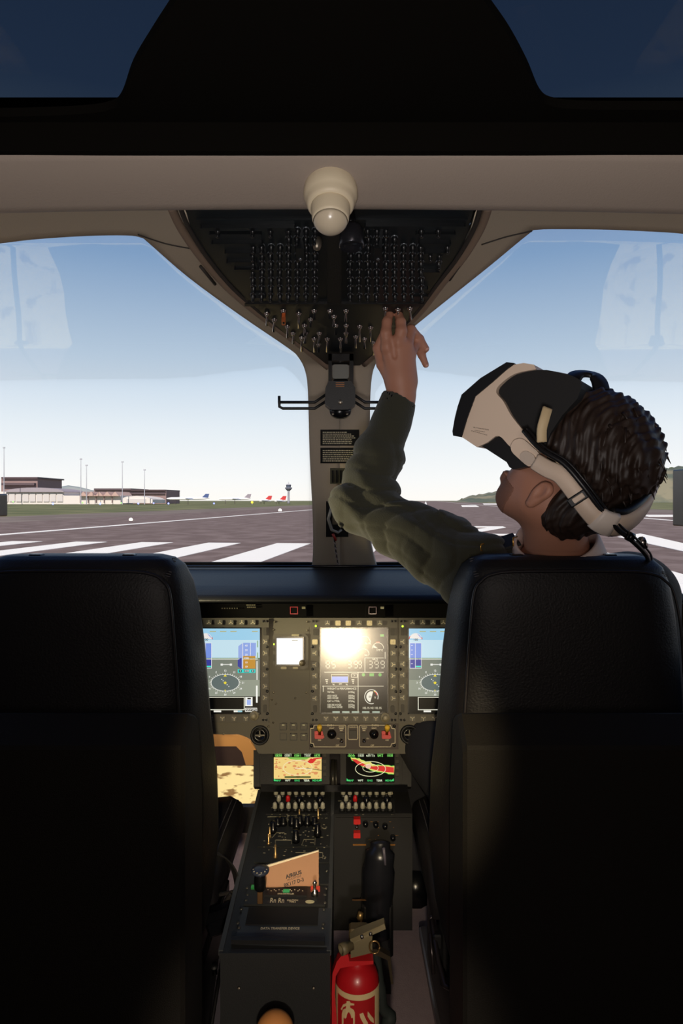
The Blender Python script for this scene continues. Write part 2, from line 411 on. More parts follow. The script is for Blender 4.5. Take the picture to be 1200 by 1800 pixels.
for i in range(5):
    x = 146+i*14
    b = MB(); b.prism([P(x-7,872,D0-3), P(x,864,D0-3), P(x+7,872,D0-3)], (0,28,0)); b.build('roof_fold', mat('fold_brown', (190,160,150), .9), t)
for i in range(5):
    b = MB(); x = 139+i*14; bbox(b, x+1, x+2.2, 872, D0-1.4, .6, 884); b.build('door_post', BR, t)
t = thing('terminal_building', 'long low brown terminal building left of the parked airliner', 'building', P(230, 884, D0+60))
b = MB(); bbox(b, 165, 292, 862, D0+60, 40); b.build('wall', BR, t)
b = MB(); bbox(b, 165, 230, 858.5, D0+58, 44, 862); bbox(b, 230, 290, 860.5, D0+58, 44, 862.5); b.build('roof', DKW, t)
b = MB(); bbox(b, 205, 290, 866, D0+59, 1, 869); b.build('window_band', DKW, t)
t = thing('low_hangar', 'small pale hangar with rounded roof right of the zigzag hangar', 'building', P(240, 884.5, D0-10))
b = MB(); b.prism([P(x, y, D0-10) for x, y in [(214,884.4),(214,876),(222,873),(240,871.5),(258,874),(268,878),(268,884.4)]], (0,30,0)); b.build('wall', LT, t)
b = MB(); bbox(b, 222, 256, 877, D0-10.5, .4, 884); b.build('hangar_door', mat('door_pale', (205,198,196), .8), t)
def liner(px0, px1, y, d, lab, tailc):
    t = thing('parked_airliner', lab, 'aeroplane', P((px0+px1)/2, y+6, d))
    k = d/1200; L = (px1-px0)*k
    a = P(px0, y, d); c = P(px1, y-.6, d)
    b = sm(MB()); b.tube([a+(c-a)*s for s in (0,.03,.1,.3,.7,.88,1)], [.3, 1.2*k*1.2, 2.4*k, 2.6*k, 2.5*k, 1.8*k, .5*k], 12); b.build('fuselage', mat('airliner_white', (240,238,236), .5), t)
    m = a+(c-a)*.5
    b = MB(); b.prism([m+Vector((-4*k,-1,0)), m+Vector((7*k,-1,0)), m+Vector((15*k,-24*k,-.5)), m+Vector((10*k,-24*k,-.5))], (0,0,.5*k)); b.build('wing', mat('wing_grey', (150,158,175), .5), t)
    e = a+(c-a)*.9
    b = MB(); b.prism([e+Vector((-6*k,-.3,1*k)), e+Vector((5*k,-.3,1*k)), e+Vector((7*k,-.3,8*k)), e+Vector((1*k,-.3,8*k))], (0,.6,0)); b.build('tail_fin', tailc, t)
    b = MB()
    for s in (.2, .5): q = a+(c-a)*s; b.tube([q, Vector((q.x, q.y, GZ))], .3*k*1.5, 6)
    b.build('landing_gear', DKW, t)
liner(293, 368, 876.5, 380, 'white parked airliner with a blue tail before the terminal', mat('tail_blue', (70,90,140), .5))
liner(385, 440, 877, 430, 'white parked airliner farther right with a grey tail', mat('tail_grey', (150,140,150), .5))
liner(455, 473, 880, 430, 'small parked aeroplane with a red tail left of the control tower', mat('tail_red', (200,50,50), .5))
liner(482, 498, 880.5, 430, 'small parked aeroplane with a red tail nearest the control tower', mat('tail_red', (200,50,50), .5))
t = thing('control_tower', 'pale control tower with a wide glazed cab near the centre pillar', 'tower', P(507, 884.5, 420))
b = sm(MB()); B = P(507, 884.9, 420); k = 420/1200
b.lathe(B, (0,0,1), [(3*k,0),(2*k,4*k),(1.7*k,20*k),(2.4*k,23*k)], 12); b.build('shaft', mat('tower_grey', (150,150,160), .8), t)
b = MB(); b.lathe(B, (0,0,1), [(2.4*k,22*k),(6.2*k,26*k),(6.2*k,28*k),(4*k,28.3*k)], 12); b.build('gallery', mat('tower_dark', (110,112,126), .8), t)
b = MB(); b.lathe(B, (0,0,1), [(3.8*k,28*k),(4.6*k,32*k)], 12); b.build('glazed_cab', mat('tower_glass', (90,100,120), .3), t)
b = MB(); b.lathe(B, (0,0,1), [(5.4*k,32*k),(3*k,34*k),(.4*k,34.3*k),(.3*k,38*k)], 12); b.build('roof', mat('tower_grey', (150,150,160), .8), t)
MASTM = mat('mast_grey', (170,170,180), .7)
for px, top, lab in ((7,787,'tallest light mast by the brown building at far left'),(142,807,'tall light mast between the arched and the zigzag hangars'),(152,818,'short light mast just right of the tall one by the zigzag hangar'),(215,812,'tall thin light mast over the low brown terminal'),(254,826,'short thin light mast at the right end of the terminal')):
    t = thing('light_mast', lab, 'mast', P(px, 885, 400), 'light masts by the hangars')
    b = MB(); B = Vector(((px-600)/3, 400, GZ)); T = P(px, top, 400); b.tube([B, T], [.32, .14], 6); b.build('pole', MASTM, t)
    b = MB(); b.box(T, (1.2,.5,.7)); b.build('lamp_head', MASTM, t)
t = MB()
HILL = patches('distant_hill', (150,160,160), (175,178,172), .01); HILL2 = patches('green_hill', (96,104,92), (140,134,112), .03)  # hill colours are paled by painted-in distance haze
def hill(name, prof, d, dep, m):
    b = MB(); n = len(prof); vs = []; J = 5
    for j in range(J):
        s = j/(J-1); k = math.sin(math.pi*s); 
        for (px, py) in prof:
            q = P(px, 884, d); z = 1.2-(py-880)*(d+dep/2)/1200
            vs.append((q.x*(1+dep*s/d), d+dep*s, GZ-2+(z-GZ+2)*k*(1 if j != 1 else 1.0)))
    fs = [(j*n+i, j*n+i+1, (j+1)*n+i+1, (j+1)*n+i) for j in range(J-1) for i in range(n-1)]
    b.smooth = True; b.add(vs, fs); return tag(b.build(name, m, fix=False), kind='structure')
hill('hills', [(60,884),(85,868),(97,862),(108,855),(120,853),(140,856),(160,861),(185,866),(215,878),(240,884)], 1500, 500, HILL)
def jag(x0, x1, y0, y1, n, a=2): return [(x0+(x1-x0)*i/n, y0+(y1-y0)*i/n+random.uniform(-a, a)) for i in range(n+1)]
hill('hills', [(790,884),(810,878)]+jag(825,870,872,865,8,1.5)+jag(878,1000,862,850,14,3)+jag(1020,1140,846,826,14,3)+jag(1150,1250,824,815,12,3)+[(1300,884)], 800, 300, HILL2)
FOL = patches('hill_foliage', (60,72,52), (96,104,70), .6)
for i in range(14):
    px = [812,830,846,858,872,884,897,1152,1161,1172,1180,1189,1197,1206][i]; py = [878,875,872,868,866,864,861,829,825,828,823,826,822,824][i]
    d = 950; q = P(px, py+2.5, d); r = random.uniform(3.0,4.6)
    lo = tuple(q-Vector((r*1.6,)*3)); hi = tuple(q+Vector((r*1.6,)*3)); sd = i
    tt = thing('hill_tree', 'dark round tree on the hillside %s, %s from the left' % (('beside the pilot jaw' if i < 7 else 'at the right edge'), ['first','second','third','fourth','fifth','sixth','seventh'][i%7]), 'tree', q-Vector((0,0,r)), 'trees on the hillside')
    netobj('crown', [(lambda X,Y,Z,q=q,r=r,sd=sd: np.sqrt((X-q.x)**2+(Y-q.y)**2+((Z-q.z)*1.15)**2)-r+.18*r*np.sin(X*3/r+sd)*np.sin(Z*4/r+sd)*np.cos(Y*3/r), lo, hi, r/7)], FOL, tt)
    b = MB(); b.tube([q-Vector((0,0,r*1.9)), q-Vector((0,0,r*.6))], .3, 6); b.build('trunk', BR, tt)
HOUSE = mat('hill_house', (190,150,135), .9)
for i, (px, py, lab) in enumerate(((1165,838,'small tan house on the right hillside, left of two'),(1186,841,'small tan house on the right hillside, right of two'))):
    t = thing('hill_house', lab, 'house', P(px, py+2, 935)); q = P(px, py-8, 935)
    b = MB(); b.box(q, (7,5,4)); b.build('wall', HOUSE, t)
    b = MB(); b.prism([q+Vector((-4,-3,2)), q+Vector((4,-3,2)), q+Vector((0,-3,4.5))], (0,6,0)); b.build('roof', mat('tile_roof', (150,95,80), .9), t)
LAMPW = mat('airfield_lamp', (250,250,250), .5, emit=(255,244,220), es=4)
LAMPB = mat('airfield_lamp_blue', (120,130,240), .5, emit=(150,160,255), es=2); LAMPG = mat('airfield_lamp_green', (140,220,120), .5, emit=(150,230,110), es=1.2); LAMPR = mat('airfield_lamp_red', (240,90,70), .5, emit=(255,90,60), es=3)
for px, py, m, r, lab in ((230,913.5,LAMPW,3.2,'glowing white runway lamp beyond the edge line, near the left windscreen middle'),(492,897,LAMPW,3,'glowing white runway lamp left of the centre pillar'),(747,909,LAMPW,2.6,'glowing white lamp on the runway centre line'),(889,877.5+1,LAMPR,2.4,'glowing red lamp by the pilot jaw'),
    (93,885.5,LAMPB,1.9,'blue airfield lamp below the arched hangar'),(176,885.5,LAMPB,1.9,'blue airfield lamp below the zigzag hangar'),(243,885,LAMPB,1.6,'blue airfield lamp below the low rounded hangar'),(296,885,LAMPB,1.6,'blue airfield lamp under the white airliner tail'),(23,882,LAMPG,1.3,'green airfield lamp at far left'),(145,883.5,LAMPG,1.5,'green airfield lamp left of the zigzag hangar'),(443,883,mat('lamp_amber',(240,220,60),.5,emit=(240,215,60),es=1.2),2.2,'yellow airfield lamp left of the control tower'),(376,885,LAMPB,1.4,'blue airfield lamp between the two airliners'),(213,884.5,LAMPG,1.2,'green airfield lamp right of the zigzag hangar'),(270,884.5,LAMPB,1.3,'blue airfield lamp right of the low rounded hangar')):
    d = min(2.2*1200/(py-880+1.5) if py > 884 else 385, 385); q = P(px, py, d); k = d/1200
    t = thing('airfield_lamp', lab, 'lamp', Vector((q.x, q.y, GZ)), 'lamps along the airfield')
    b = sm(MB()); b.lathe(q-Vector((0,0,r*k)), (0,0,1), [(r*k*math.sin(math.pi*i/6), r*k*(1-math.cos(math.pi*i/6))) for i in range(7)], 10); b.build('lens', m, t)
    b = MB(); b.tube([Vector((q.x,q.y,GZ-.02)), q-Vector((0,0,r*k*.8))], r*k*.25, 6); b.build('stake', MASTM, t)
# ---------------------------------------------------------------- cabin shell
AX = -.03   # centre line of the aircraft
def struct(o, kind='structure'): return tag(o, kind=kind)
b = MB(); b.box((AX, .72, -.02), (1.86, 3.5, .04)); struct(b.build('floor', FLOOR))
b = MB(); b.box((AX, -1.02, .9), (1.86, .04, 1.9)); struct(b.build('wall_back', DARKCEIL))
for s, nm in ((-1,'left'),(1,'right')):
    b = MB(); x = AX+s*.91
    b.box((x, .05, .9), (.04, 2.1, 1.9)); b.box((x, 1.78, .45), (.04, 1.36, .98)); struct(b.build('wall_'+nm, DARKCEIL))
# roof with two skylight openings, header beam
ZC = 1.72
def cp(px, py, z=ZC):
    Y = (z-1.2)*1200/(880-py); return ((px-600)*Y/1200, Y)
b = MB(); cx0, cx1 = AX-.93, AX+.93
def strip(pl, z0=ZC, h=.012): b.prism([(x, y, z0) for x, y in pl], (0,0,h))
left_edge = [cp(*q) for q in sp2([(340,-60),(310,0),(270,62),(235,120),(215,175),(196,192),(150,200),(60,204),(-60,206),(-200,206)], 5)]
right_edge = [cp(*q) for q in sp2([(820,-60),(850,0),(893,62),(925,120),(948,172),(972,187),(1020,192),(1120,193),(1300,193),(1400,193)], 5)]
yf = 1.02
yb = min(left_edge[0][1], right_edge[0][1])
mid = [(left_edge[0][0], yb)]+left_edge[1:]+[(cx0, left_edge[-1][1]), (cx0, yf), (cx1, yf), (cx1, right_edge[-1][1])]+right_edge[::-1][:-1]+[(right_edge[0][0], yb)]
strip(mid)
strip([(cx0,-1.04),(cx1,-1.04),(cx1,.42),(cx0,.42)])
strip([(left_edge[0][0],.42),(right_edge[0][0],.42),(right_edge[0][0],yb),(left_edge[0][0],yb)])
struct(b.build('ceiling', DARKCEIL))
SKYG = glass('tinted_roof_glass', (.42,.40,.37), .03)
for i, s in enumerate((-1, 1)):
    b = MB(); b.box((AX+s*.54, .68, ZC+.017), (.78, .56, .008)); struct(b.build('window_%d' % (i+3), SKYG))
b = MB(); b.box((AX, -.33, ZC+.3), (1.86, 1.4, .56)); struct(b.build('trim_1', DARKCEIL))       # unseen deck block added over the cabin to keep sun off the skylights
# header: lit vertical face then slight return
hd = MB(); hp = [(.948,1.684),(.955,1.677),(.99,1.660),(1.022,1.6455),(1.032,1.643),(1.05,1.648),(1.14,1.69),(1.14,1.722),(.948,1.722)]
N = 24
rows = []
for i in range(N+1):
    x = cx0+(cx1-cx0)*i/N; dz = -.006*((x-AX)/.5)**2
    rows.append([(x, y, z+dz) for y, z in hp])
vs = [q for r in rows for q in r]; n = len(hp)
hd.smooth = True
hd.add(vs, [(i*n+j, i*n+(j+1)%n, (i+1)*n+(j+1)%n, (i+1)*n+j) for i in range(N) for j in range(n)])
struct(hd.build('trim_2', TAUPE))
b = MB(); b.box((AX,.944,1.717),(1.82,.012,.074)); struct(b.build('trim_3', DARKCEIL))
# windscreen liner
def Yd(px, py):
    t = (880-py)/1200
    return .758/(t+.233) if py < 640 else 2.82/(t+1.41)
def LP(px, py, off=0): return P(px, py, Yd(px, py)+off)
def liner_mesh(name, m, left, right, th=.03, sub=1):
    """ruled strip between two pixel outlines with the same number of points, on the sloping liner, thickness th outward"""
    b = MB(); b.smooth = True; k = len(left); J = 6; vs = []
    for a, c in zip(left, right):
        for j in range(J+1):
            s = j/J; px, py = a[0]+(c[0]-a[0])*s, a[1]+(c[1]-a[1])*s; vs.append(LP(px, py))
    m2 = len(vs); vs2 = []
    for i, q in enumerate(vs):
        j = i % (J+1); vs2.append(q+Vector((0, th*.7, th*.7)))
    fs = []
    W = J+1
    for i in range(k-1):
        for j in range(J):
            fs.append((i*W+j, i*W+j+1, (i+1)*W+j+1, (i+1)*W+j)); fs.append((m2+i*W+j, m2+(i+1)*W+j, m2+(i+1)*W+j+1, m2+i*W+j+1))
        fs.append((i*W, (i+1)*W, m2+(i+1)*W, m2+i*W)); fs.append((i*W+J, m2+i*W+J, m2+(i+1)*W+J, (i+1)*W+J))
    fs.append(tuple(list(range(W))+[m2+j for j in range(W-1, -1, -1)])); e = (k-1)*W
    fs.append(tuple([e+j for j in range(W-1, -1, -1)]+[m2+e+j for j in range(W)]))
    b.add(vs+vs2, fs); b.sm = [True]*len(b.sm)
    o = b.build(name, m, fix=True)
    return o
winL = sp2([(-160,445),(0,428),(60,421),(150,415),(222,414),(248,418),(262,428),(330,487),(420,553),(505,611),(524,628),(536,652),(541,690),(544,800),(549,900),(550,960),(548,1003),(545,1020)], 4)
inL = sp2([(-160,345),(0,345),(60,345),(150,345),(222,345),(270,345),(300,345),(352,440),(432,532),(520,598),(560,628),(590,650),(597,690),(597,800),(597,900),(597,960),(597,1003),(597,1020)], 4)
winR = sp2([(1360,430),(1210,412),(1140,407),(1070,404),(1000,403),(945,404),(928,412),(860,468),(785,528),(722,579),(688,612),(660,640),(651,690),(650,800),(648,900),(650,950),(662,1003),(668,1020)], 4)
inR = sp2([(1360,345),(1210,345),(1140,345),(1070,345),(1000,345),(905,345),(862,345),(812,440),(742,532),(690,580),(640,632),(604,650),(597,690),(597,800),(597,900),(597,960),(597,1003),(597,1020)], 4)
o = liner_mesh('trim_4', TAUPE2, winL, inL); struct(o)
o = liner_mesh('trim_5', TAUPE2, winR, inR); struct(o)
# paler rim strips beside the overhead panel, dark seam lines
b = sm(MB())
edgeL = [(300,362),(318,400),(352,450),(400,505),(455,552),(520,601),(577,646)]
edgeR = [(858,362),(845,400),(815,450),(775,500),(738,548),(690,596),(640,640)]
rimd = mat('rim_brown', (128,108,92), .7)
for e in (edgeL, edgeR): b.tube([LP(x, y, -.004) for x, y in sp2(e, 5)], .008, 8)
struct(b.build('trim_6', rimd))
b = sm(MB())
for e, dx in ((edgeL, 16), (edgeR, -14)): b.tube([LP(x+dx*(1-(i/30)), y, -.006) for i, (x, y) in enumerate(sp2(e, 5))], .0045, 8)
for e in ([(242,412),(290,428),(336,437)], [(935,406),(890,416),(846,430)]): b.tube([LP(x, y, -.001) for x, y in sp2(e, 4)], .0014, 6)
for q in ((352,468,378,500),(808,466,790,492)): b.tube([LP(q[0],q[1],-.012), LP(q[2],q[3],-.012)], .003, 6)
struct(b.build('trim_7', mat('seam_dark', (48,42,38), .8)))
# roof skin above the liner
b = MB(); b.hexa([LP(-300,345,.05)+Vector((0,0,.1)), LP(1500,345,.05)+Vector((0,0,.1)), P(700,640,1.85)+Vector((0,0,.1)), P(500,640,1.85)+Vector((0,0,.1)),
                  LP(-300,345,.05)+Vector((0,0,.13)), LP(1500,345,.05)+Vector((0,0,.13)), P(700,640,1.85)+Vector((0,0,.13)), P(500,640,1.85)+Vector((0,0,.13))])
b = MB(); b.prism([LP(300,350,.055), LP(858,350,.055), LP(640,640,.055), LP(577,640,.055)], (0,0,.02)); struct(b.build('trim_8', DARKCEIL))
# windscreens: one curved pane each side
GL = glass('windscreen_glass', (.995,.995,.995), .15)
def pane(name, xo, xi, poly):
    # outline clipped grid in (px,py); depth falls towards the outer edge like a curved screen
    def GY(px, py):
        y0 = Yd(px, min(py, 640)) if py < 640 else Yd(px, py)
        k = max(0, (abs(px-597)-60)/600)
        if py > 640: y0 = y0-(y0-1.62)*min(1, k*.55)*((py-640)/380)**.8
        ys = .758/((880-520)/1200+.233); e = max(0, 1-abs(py-640)/140)**2*.06
        return y0-e*min(1, k*3)+.036
    b = MB(); b.smooth = True; vs = []; J = 14
    for a, c in poly:
        for j in range(J+1):
            s = j/J; px, py = a[0]+(c[0]-a[0])*s, a[1]+(c[1]-a[1])*s; vs.append(P(px, py, GY(px, py)))
    k = len(poly); W = J+1
    b.add(vs, [(i*W+j, i*W+j+1, (i+1)*W+j+1, (i+1)*W+j) for i in range(k-1) for j in range(J)])
    o = b.build(name, GL, fix=False)
    d = o.modifiers.new('s', 'SOLIDIFY'); d.thickness = .006; d.offset = 1
    return struct(o)
rowsL = [((-170, y), (x, y)) for x, y in ((250,405),(290,440),(345,487),(390,520),(432,550),(475,580),(520,608),(545,640),(552,690),(556,760),(560,830),(563,900),(565,960),(565,1025))]
pane('window_1', 0, 0, rowsL)
rowsR = [((1370, y), (x, y)) for x, y in ((925,400),(890,430),(850,465),(800,505),(758,540),(715,575),(682,605),(655,640),(645,690),(642,760),(640,830),(640,900),(640,960),(640,1025))]
pane('window_2', 0, 0, rowsR)
# nose: glareshield, hull, bulkhead with chin windows
GLARE = mat('glareshield_black', (15,15,16), .5, bump=.3, bscale=250, spec=.22)
t = thing('glareshield', 'black padded glareshield running under the windscreens above the instrument panel', 'glareshield', (AX, 1.9, .9))
b = sm(MB()); prof = [(2.20,.93),(2.19,.988),(2.12,.992),(1.95,.986),(1.80,.976),(1.71,.964),(1.688,.955),(1.69,.948),(1.72,.945),(1.80,.942),(2.0,.93)]
x0, x1 = AX-.89, AX+.89; n = len(prof)
b.add([(x0, y, z) for y, z in prof]+[(x1, y, z) for y, z in prof], [(i, (i+1)%n, n+(i+1)%n, n+i) for i in range(n)]+[tuple(range(n-1,-1,-1)), tuple(range(n, 2*n))])
b.build('hood', GLARE, t)
b = sm(MB()); b.tube([(x0,2.10,.998),(x1,2.10,.998)], .004, 8); b.build('edge_trim', BLACKG, t)
b = MB(); b.prism([(x0,2.19,1.0),(x0,2.23,1.0),(x0,2.52,.40),(x0,2.48,.38),(x0,2.2,.86)], (x1-x0,0,0)); struct(b.build('wall_front', DARKCEIL))
TANP = mat('nose_tan', (214,158,92), .7, var=.06)
YC = 2.46
def cz(py, Y=YC): return 1.2-(py-880)*Y/1200
def cxx(px, Y=YC): return (px-600)*Y/1200
b = MB()
zt, zb = cz(1345), cz(1420)
# bulkhead strips around two chin openings (mirrored about the centre line)
xi = cxx(462); xo = cxx(200)
for s in (0, 1):
    f = (lambda x: x) if not s else (lambda x: 2*AX-x)
    def q(xa, xb, za, zb_): b.box(((f(xa)+f(xb))/2, YC+.02, (za+zb_)/2), (abs(f(xa)-f(xb)), .03, zb_-za))
    q(AX-.89, xi, zt, .62); q(AX-.89, xo, 0, zt); q(xi, AX, 0, .62); q(xo, xi, 0, zb)
struct(b.build('wall_nose', mat('nose_dark', (36,33,32), .8)))
b = MB()
for s in (0, 1):
    f = (lambda x: x) if not s else (lambda x: 2*AX-x)
    b.prism([(f(cxx(px,2.2)), 2.2, cz(py,2.2)) for px, py in ((300,1284),(385,1289),(420,1293),(440,1304),(458,1330),(458,1345),(432,1345),(425,1322),(415,1312),(300,1312))], (0,.03,0))
struct(b.build('trim_9', TANP))
b = MB()
for s in (0, 1):
    f = (lambda x: x) if not s else (lambda x: 2*AX-x)
    b.prism([(f(cxx(px,2.42)), 2.42, cz(py,2.42)) for px, py in ((200,1312),(440,1312),(462,1350),(440,1346),(200,1346))], (0,.03,0))
struct(b.build('trim_10', mat('nose_brown', (70,54,50), .8)))
for i, s in enumerate((0, 1)):
    f = (lambda x: x) if not s else (lambda x: 2*AX-x)
    b = MB(); b.box(((f(xi)+f(xo))/2, YC+.05, (zt+zb)/2), (abs(xi-xo)+.02, .006, zt-zb+.02)); struct(b.build('window_%d' % (i+5), GL))
# skids and belly under the cabin floor, seen only from outside
b = MB(); b.box((AX,.72,-.2),(1.86,3.4,.3)); struct(b.build('trim_11', DARKCEIL))
b = sm(MB())
for s in (-1, 1):
    b.tube([(AX+s*.95,-.9,GZ+.04),(AX+s*.95,2.2,GZ+.04),(AX+s*.95,2.45,GZ+.12)], .04, 10)
    for y in (-.4, 1.6): b.tube([(AX+s*.95,y,GZ+.06),(AX+s*.75,y,-.3)], .03, 8)
struct(b.build('trim_12', BLACK))

# ---------------------------------------------------------------- ceiling camera dome and reading lamp
CREAM = mat('camera_cream', (222,206,176), .5)
t = thing('ceiling_camera', 'cream dome camera hanging under the headliner beam above the switches', 'camera', P(581,325,.99))
B = P(581, 334, 1.0); axd = Vector((0,-.36,-.93))
b = sm(MB()); b.lathe(B, axd, [(.030,-.03),(.0385,-.006),(.0395,.002),(.0395,.012),(.037,.018),(.0345,.022),(.0345,.028),(.031,.033)], 32); b.build('base_ring', CREAM, t)
b = sm(MB()); b.lathe(B, axd, [(.0285,.03),(.0285,.036),(.0265,.054),(.025,.058)], 32); b.build('housing', CREAM, t)
b = sm(MB()); b.lathe(B, axd, [(.025,.0585),(.0235,.062),(.019,.068),(.012,.073),(.004,.0755),(0,.0757)], 32); b.build('dome_lens', mat('camera_lens', (205,190,165), .25), t)
# ---------------------------------------------------------------- overhead switch panel
OP = Fr(P(590,500,Yd(0,500)), (0,-.233,-1), (0,-1,.2))
def opp(px, py, off): return OP.p(px, py, off)
# make sure the plane's x axis points right
t = thing('overhead_panel', 'black triangular overhead switch panel between the windscreens', 'control panel', LP(590,400))
OPB = mat('overhead_black', (17,20,23), .38, bump=.1, bscale=300)
outl = sp2([(322,350),(352,432),(430,525),(520,596)], 5)+[(572,640),(632,640)]+sp2([(690,596),(748,540),(808,440),(836,350)], 5)
b = MB(); OP.slab(b, outl, -.02, .004); b.build('base_plate', OPB, t)
def inset(pl, k, cx=588, cy=470): return [(cx+(x-cx)*k, cy+(y-cy)*k) for x, y in pl]
b = MB(); OP.slab(b, [(345,380),(560,380),(560,527),(438,527),(400,480),(365,430)], .004, .007); OP.slab(b, [(615,380),(822,380),(806,430),(772,480),(735,527),(615,527)], .004, .007)
b.build('breaker_panel', mat('overhead_plate', (21,25,28), .4), t)
b = MB(); OP.slab(b, [(446,532),(738,532),(700,570),(640,612),(545,612),(500,580)], .004, .007); b.build('switch_panel', mat('overhead_plate', (21,25,28), .4), t)
b = MB(); OP.rect(b, 430, 527, 745, 531, .004, .010); OP.rect(b, 575, 380, 600, 527, .004, .009); b.build('divider_strip', BLACK, t)
rng = random.Random(3)
br = []
y = 396
while y < 525:
    xl = 350+(y-380)*.62; xr = 826-(y-380)*.56
    x = 590-17*14
    while x < 850:
        if xl+12 < x < xr-12 and not (565 < x < 603) and not (600 < x < 645 and y < 430):
            out = abs(x-590) > 150 or (y < 425 and abs(x-590) > 90)
            if not out or rng.random() < .35: br.append((x+rng.uniform(-1,1), y))
        x += 15.5
    y += 14.5
br.sort(key=lambda q: -q[1])
BRK = mat('breaker_black', (22,24,26), .3); BRT = mat('breaker_tip', (120,125,130), .25, metal=.6)
def breaker(b, x, y):
    p = OP.p(x, y, .007); n = OP.n
    b.use(BRK, True); b.lathe(p, n, [(.0052,0),(.0052,.006),(.0036,.007),(.0036,.015),(.0030,.017)], 8)
    b.use(BRT); b.lathe(p, n, [(.0066,-.0005),(.0066,.0012),(.005,.0014)], 8)
near, rest = br[:96], br[96:]
for x, y in near: b = MB(); breaker(b, x, y); b.build('circuit_breaker', None, t)
b = MB()
for x, y in rest: breaker(b, x, y)
tag(b.build('circuit_breakers', None, t), kind='stuff')
b = MB()
for (x0, x1, y) in ((352,520,391),(640,818,388),(368,460,402),(372,462,419),(395,470,436),(398,452,452),(412,455,465),(730,800,402),(735,792,419),(745,785,436),(738,772,470),(722,752,500),(445,468,516),(720,752,513)):
    OP.slab(b, rrect(x0,y-2.6,x1,y+2.6,2.5,3), .007, .014)
tag(b.build('guard_strips', BRK, t), kind='stuff')
# toggle switches in the lower field
TG = [(469,545,20),(482,556,20),(498,540,22),(505,568,18),(525,545,28),(552,540,10),(546,555,8),(580,540,8),(587,550,14),(608,540,16),(608,566,18),(632,568,30),(640,590,14),(651,570,26),(655,596,22),(677,536,14),(699,538,16),(720,536,18),(515,580,16),(530,588,26),(537,580,14),(552,590,24),(561,580,14),(575,590,24),(598,590,24),(608,580,14),(560,600,8),(535,566,14),(590,566,12),(625,586,18)]
for x, y, l in TG:
    p = OP.p(x, y, .007); n = OP.n
    b = MB(); b.use(CHROME, True); b.lathe(p, n, [(.0062,0),(.0062,.002),(.0042,.0025),(.0042,.006),(.0015,.007)], 10)
    L = l/1200*1.55*.9; tip = p+n*.018+Vector((0,.004,-.0))+(OP.y if OP.y.z < 0 else OP.y)*(0)
    e = OP.p(x+rng.uniform(-1,1), y+l*.55, .022)
    b.use(CHROME if l > 12 else BRK); b.tube([p+n*.004, p+(e-p)*.5, e], [.0016,.0024,.0034], 8)
    b.build('toggle_switch', None, t)
b = MB(); OP.slab(b, rrect(495,540,502,556,2), .007, .022); b.build('guarded_switch', mat('guard_orange', (190,90,40), .5), t, 'orange guarded switch')
for x, y in ((528,428),(664,428)):
    b = MB(); OP.rect(b, x-7, y-16, x+7, y+8, .007, .028); b.build('guarded_switch', BRK, t)
    b = sm(MB()); b.lathe(OP.p(x, y+3, .026), OP.n, [(.003,0),(.003,.004)], 8); b.build('indicator', BRT, t)
b = sm(MB()); b.lathe(OP.p(557,414,.007), OP.n, [(.009,0),(.009,.012),(.006,.02),(.002,.022)], 14); b.build('rotary_knob', STEEL, t)
t = thing('map_light', 'black cylindrical map light hanging right of the dome camera', 'lamp', OP.p(620,375,.01))
b = sm(MB()); b.tube([P(612,364,1.13), P(617,400,1.12)], .009, 12); b.build('stem', BLACKG, t)
b = sm(MB()); b.lathe(P(617,396,1.12), (.02,-.1,-1), [(.014,0),(.019,.006),(.021,.036),(.019,.038),(.016,.030)], 20); b.build('lamp_head', mat('lamp_metal', (60,60,66), .25, metal=.7), t)
# ---------------------------------------------------------------- compass unit, hooks, placards, pillar fittings
t = thing('standby_compass', 'black compass unit hanging at the tip of the overhead panel', 'compass', P(597,635,1.70))
CF = Fr(P(597,660,1.66), (0,-1,.0))
b = MB(); CF.slab(b, [(577,622),(583,622),(583,690),(577,690)], -.02, .0); CF.slab(b, [(614,622),(621,622),(621,690),(614,690)], -.02, .0); CF.rect(b, 577,622,621,634,-.02,.0); b.build('bracket', BLACKG, t)
b = MB(); CF.slab(b, rrect(584,640,613,665,4), -.02, -.004); b.build('face_plate', mat('compass_face', (110,110,104), .35), t)
b = sm(MB()); CF.slab(b, rrect(585,668,612,684,4), -.01, .012); b.smooth = False; b.build('compass_window', BLACKG, t)
b = MB(); CF.slab(b, [(572,684),(578,672),(617,672),(624,684),(624,712),(612,722),(583,722),(571,712)], -.03, .02); b.build('housing', BLACK, t)
b = MB()
for i in range(3): CF.rect(b, 590, 675+i*3, 605, 676+i*3, .020, .0205)
b.build('scale_marks', mat('scale_amber', (190,120,60), .5), t)
b = sm(MB()); b.lathe(CF.p(598,709,.02), CF.n, [(.006,0),(.006,.003),(.002,.004)], 12); b.build('screw', STEEL, t)
b = sm(MB()); CF.disc(b, 598, 722, 19, 12, -.035, .0, 20); b.smooth = False; b.build('lamp_cup', BLACKG, t)
for x in (585, 610):
    b = sm(MB()); b.lathe(CF.p(x,728,.0), CF.n, [(.003,0),(.003,.003),(.001,.004)], 8); b.build('screw', STEEL, t)
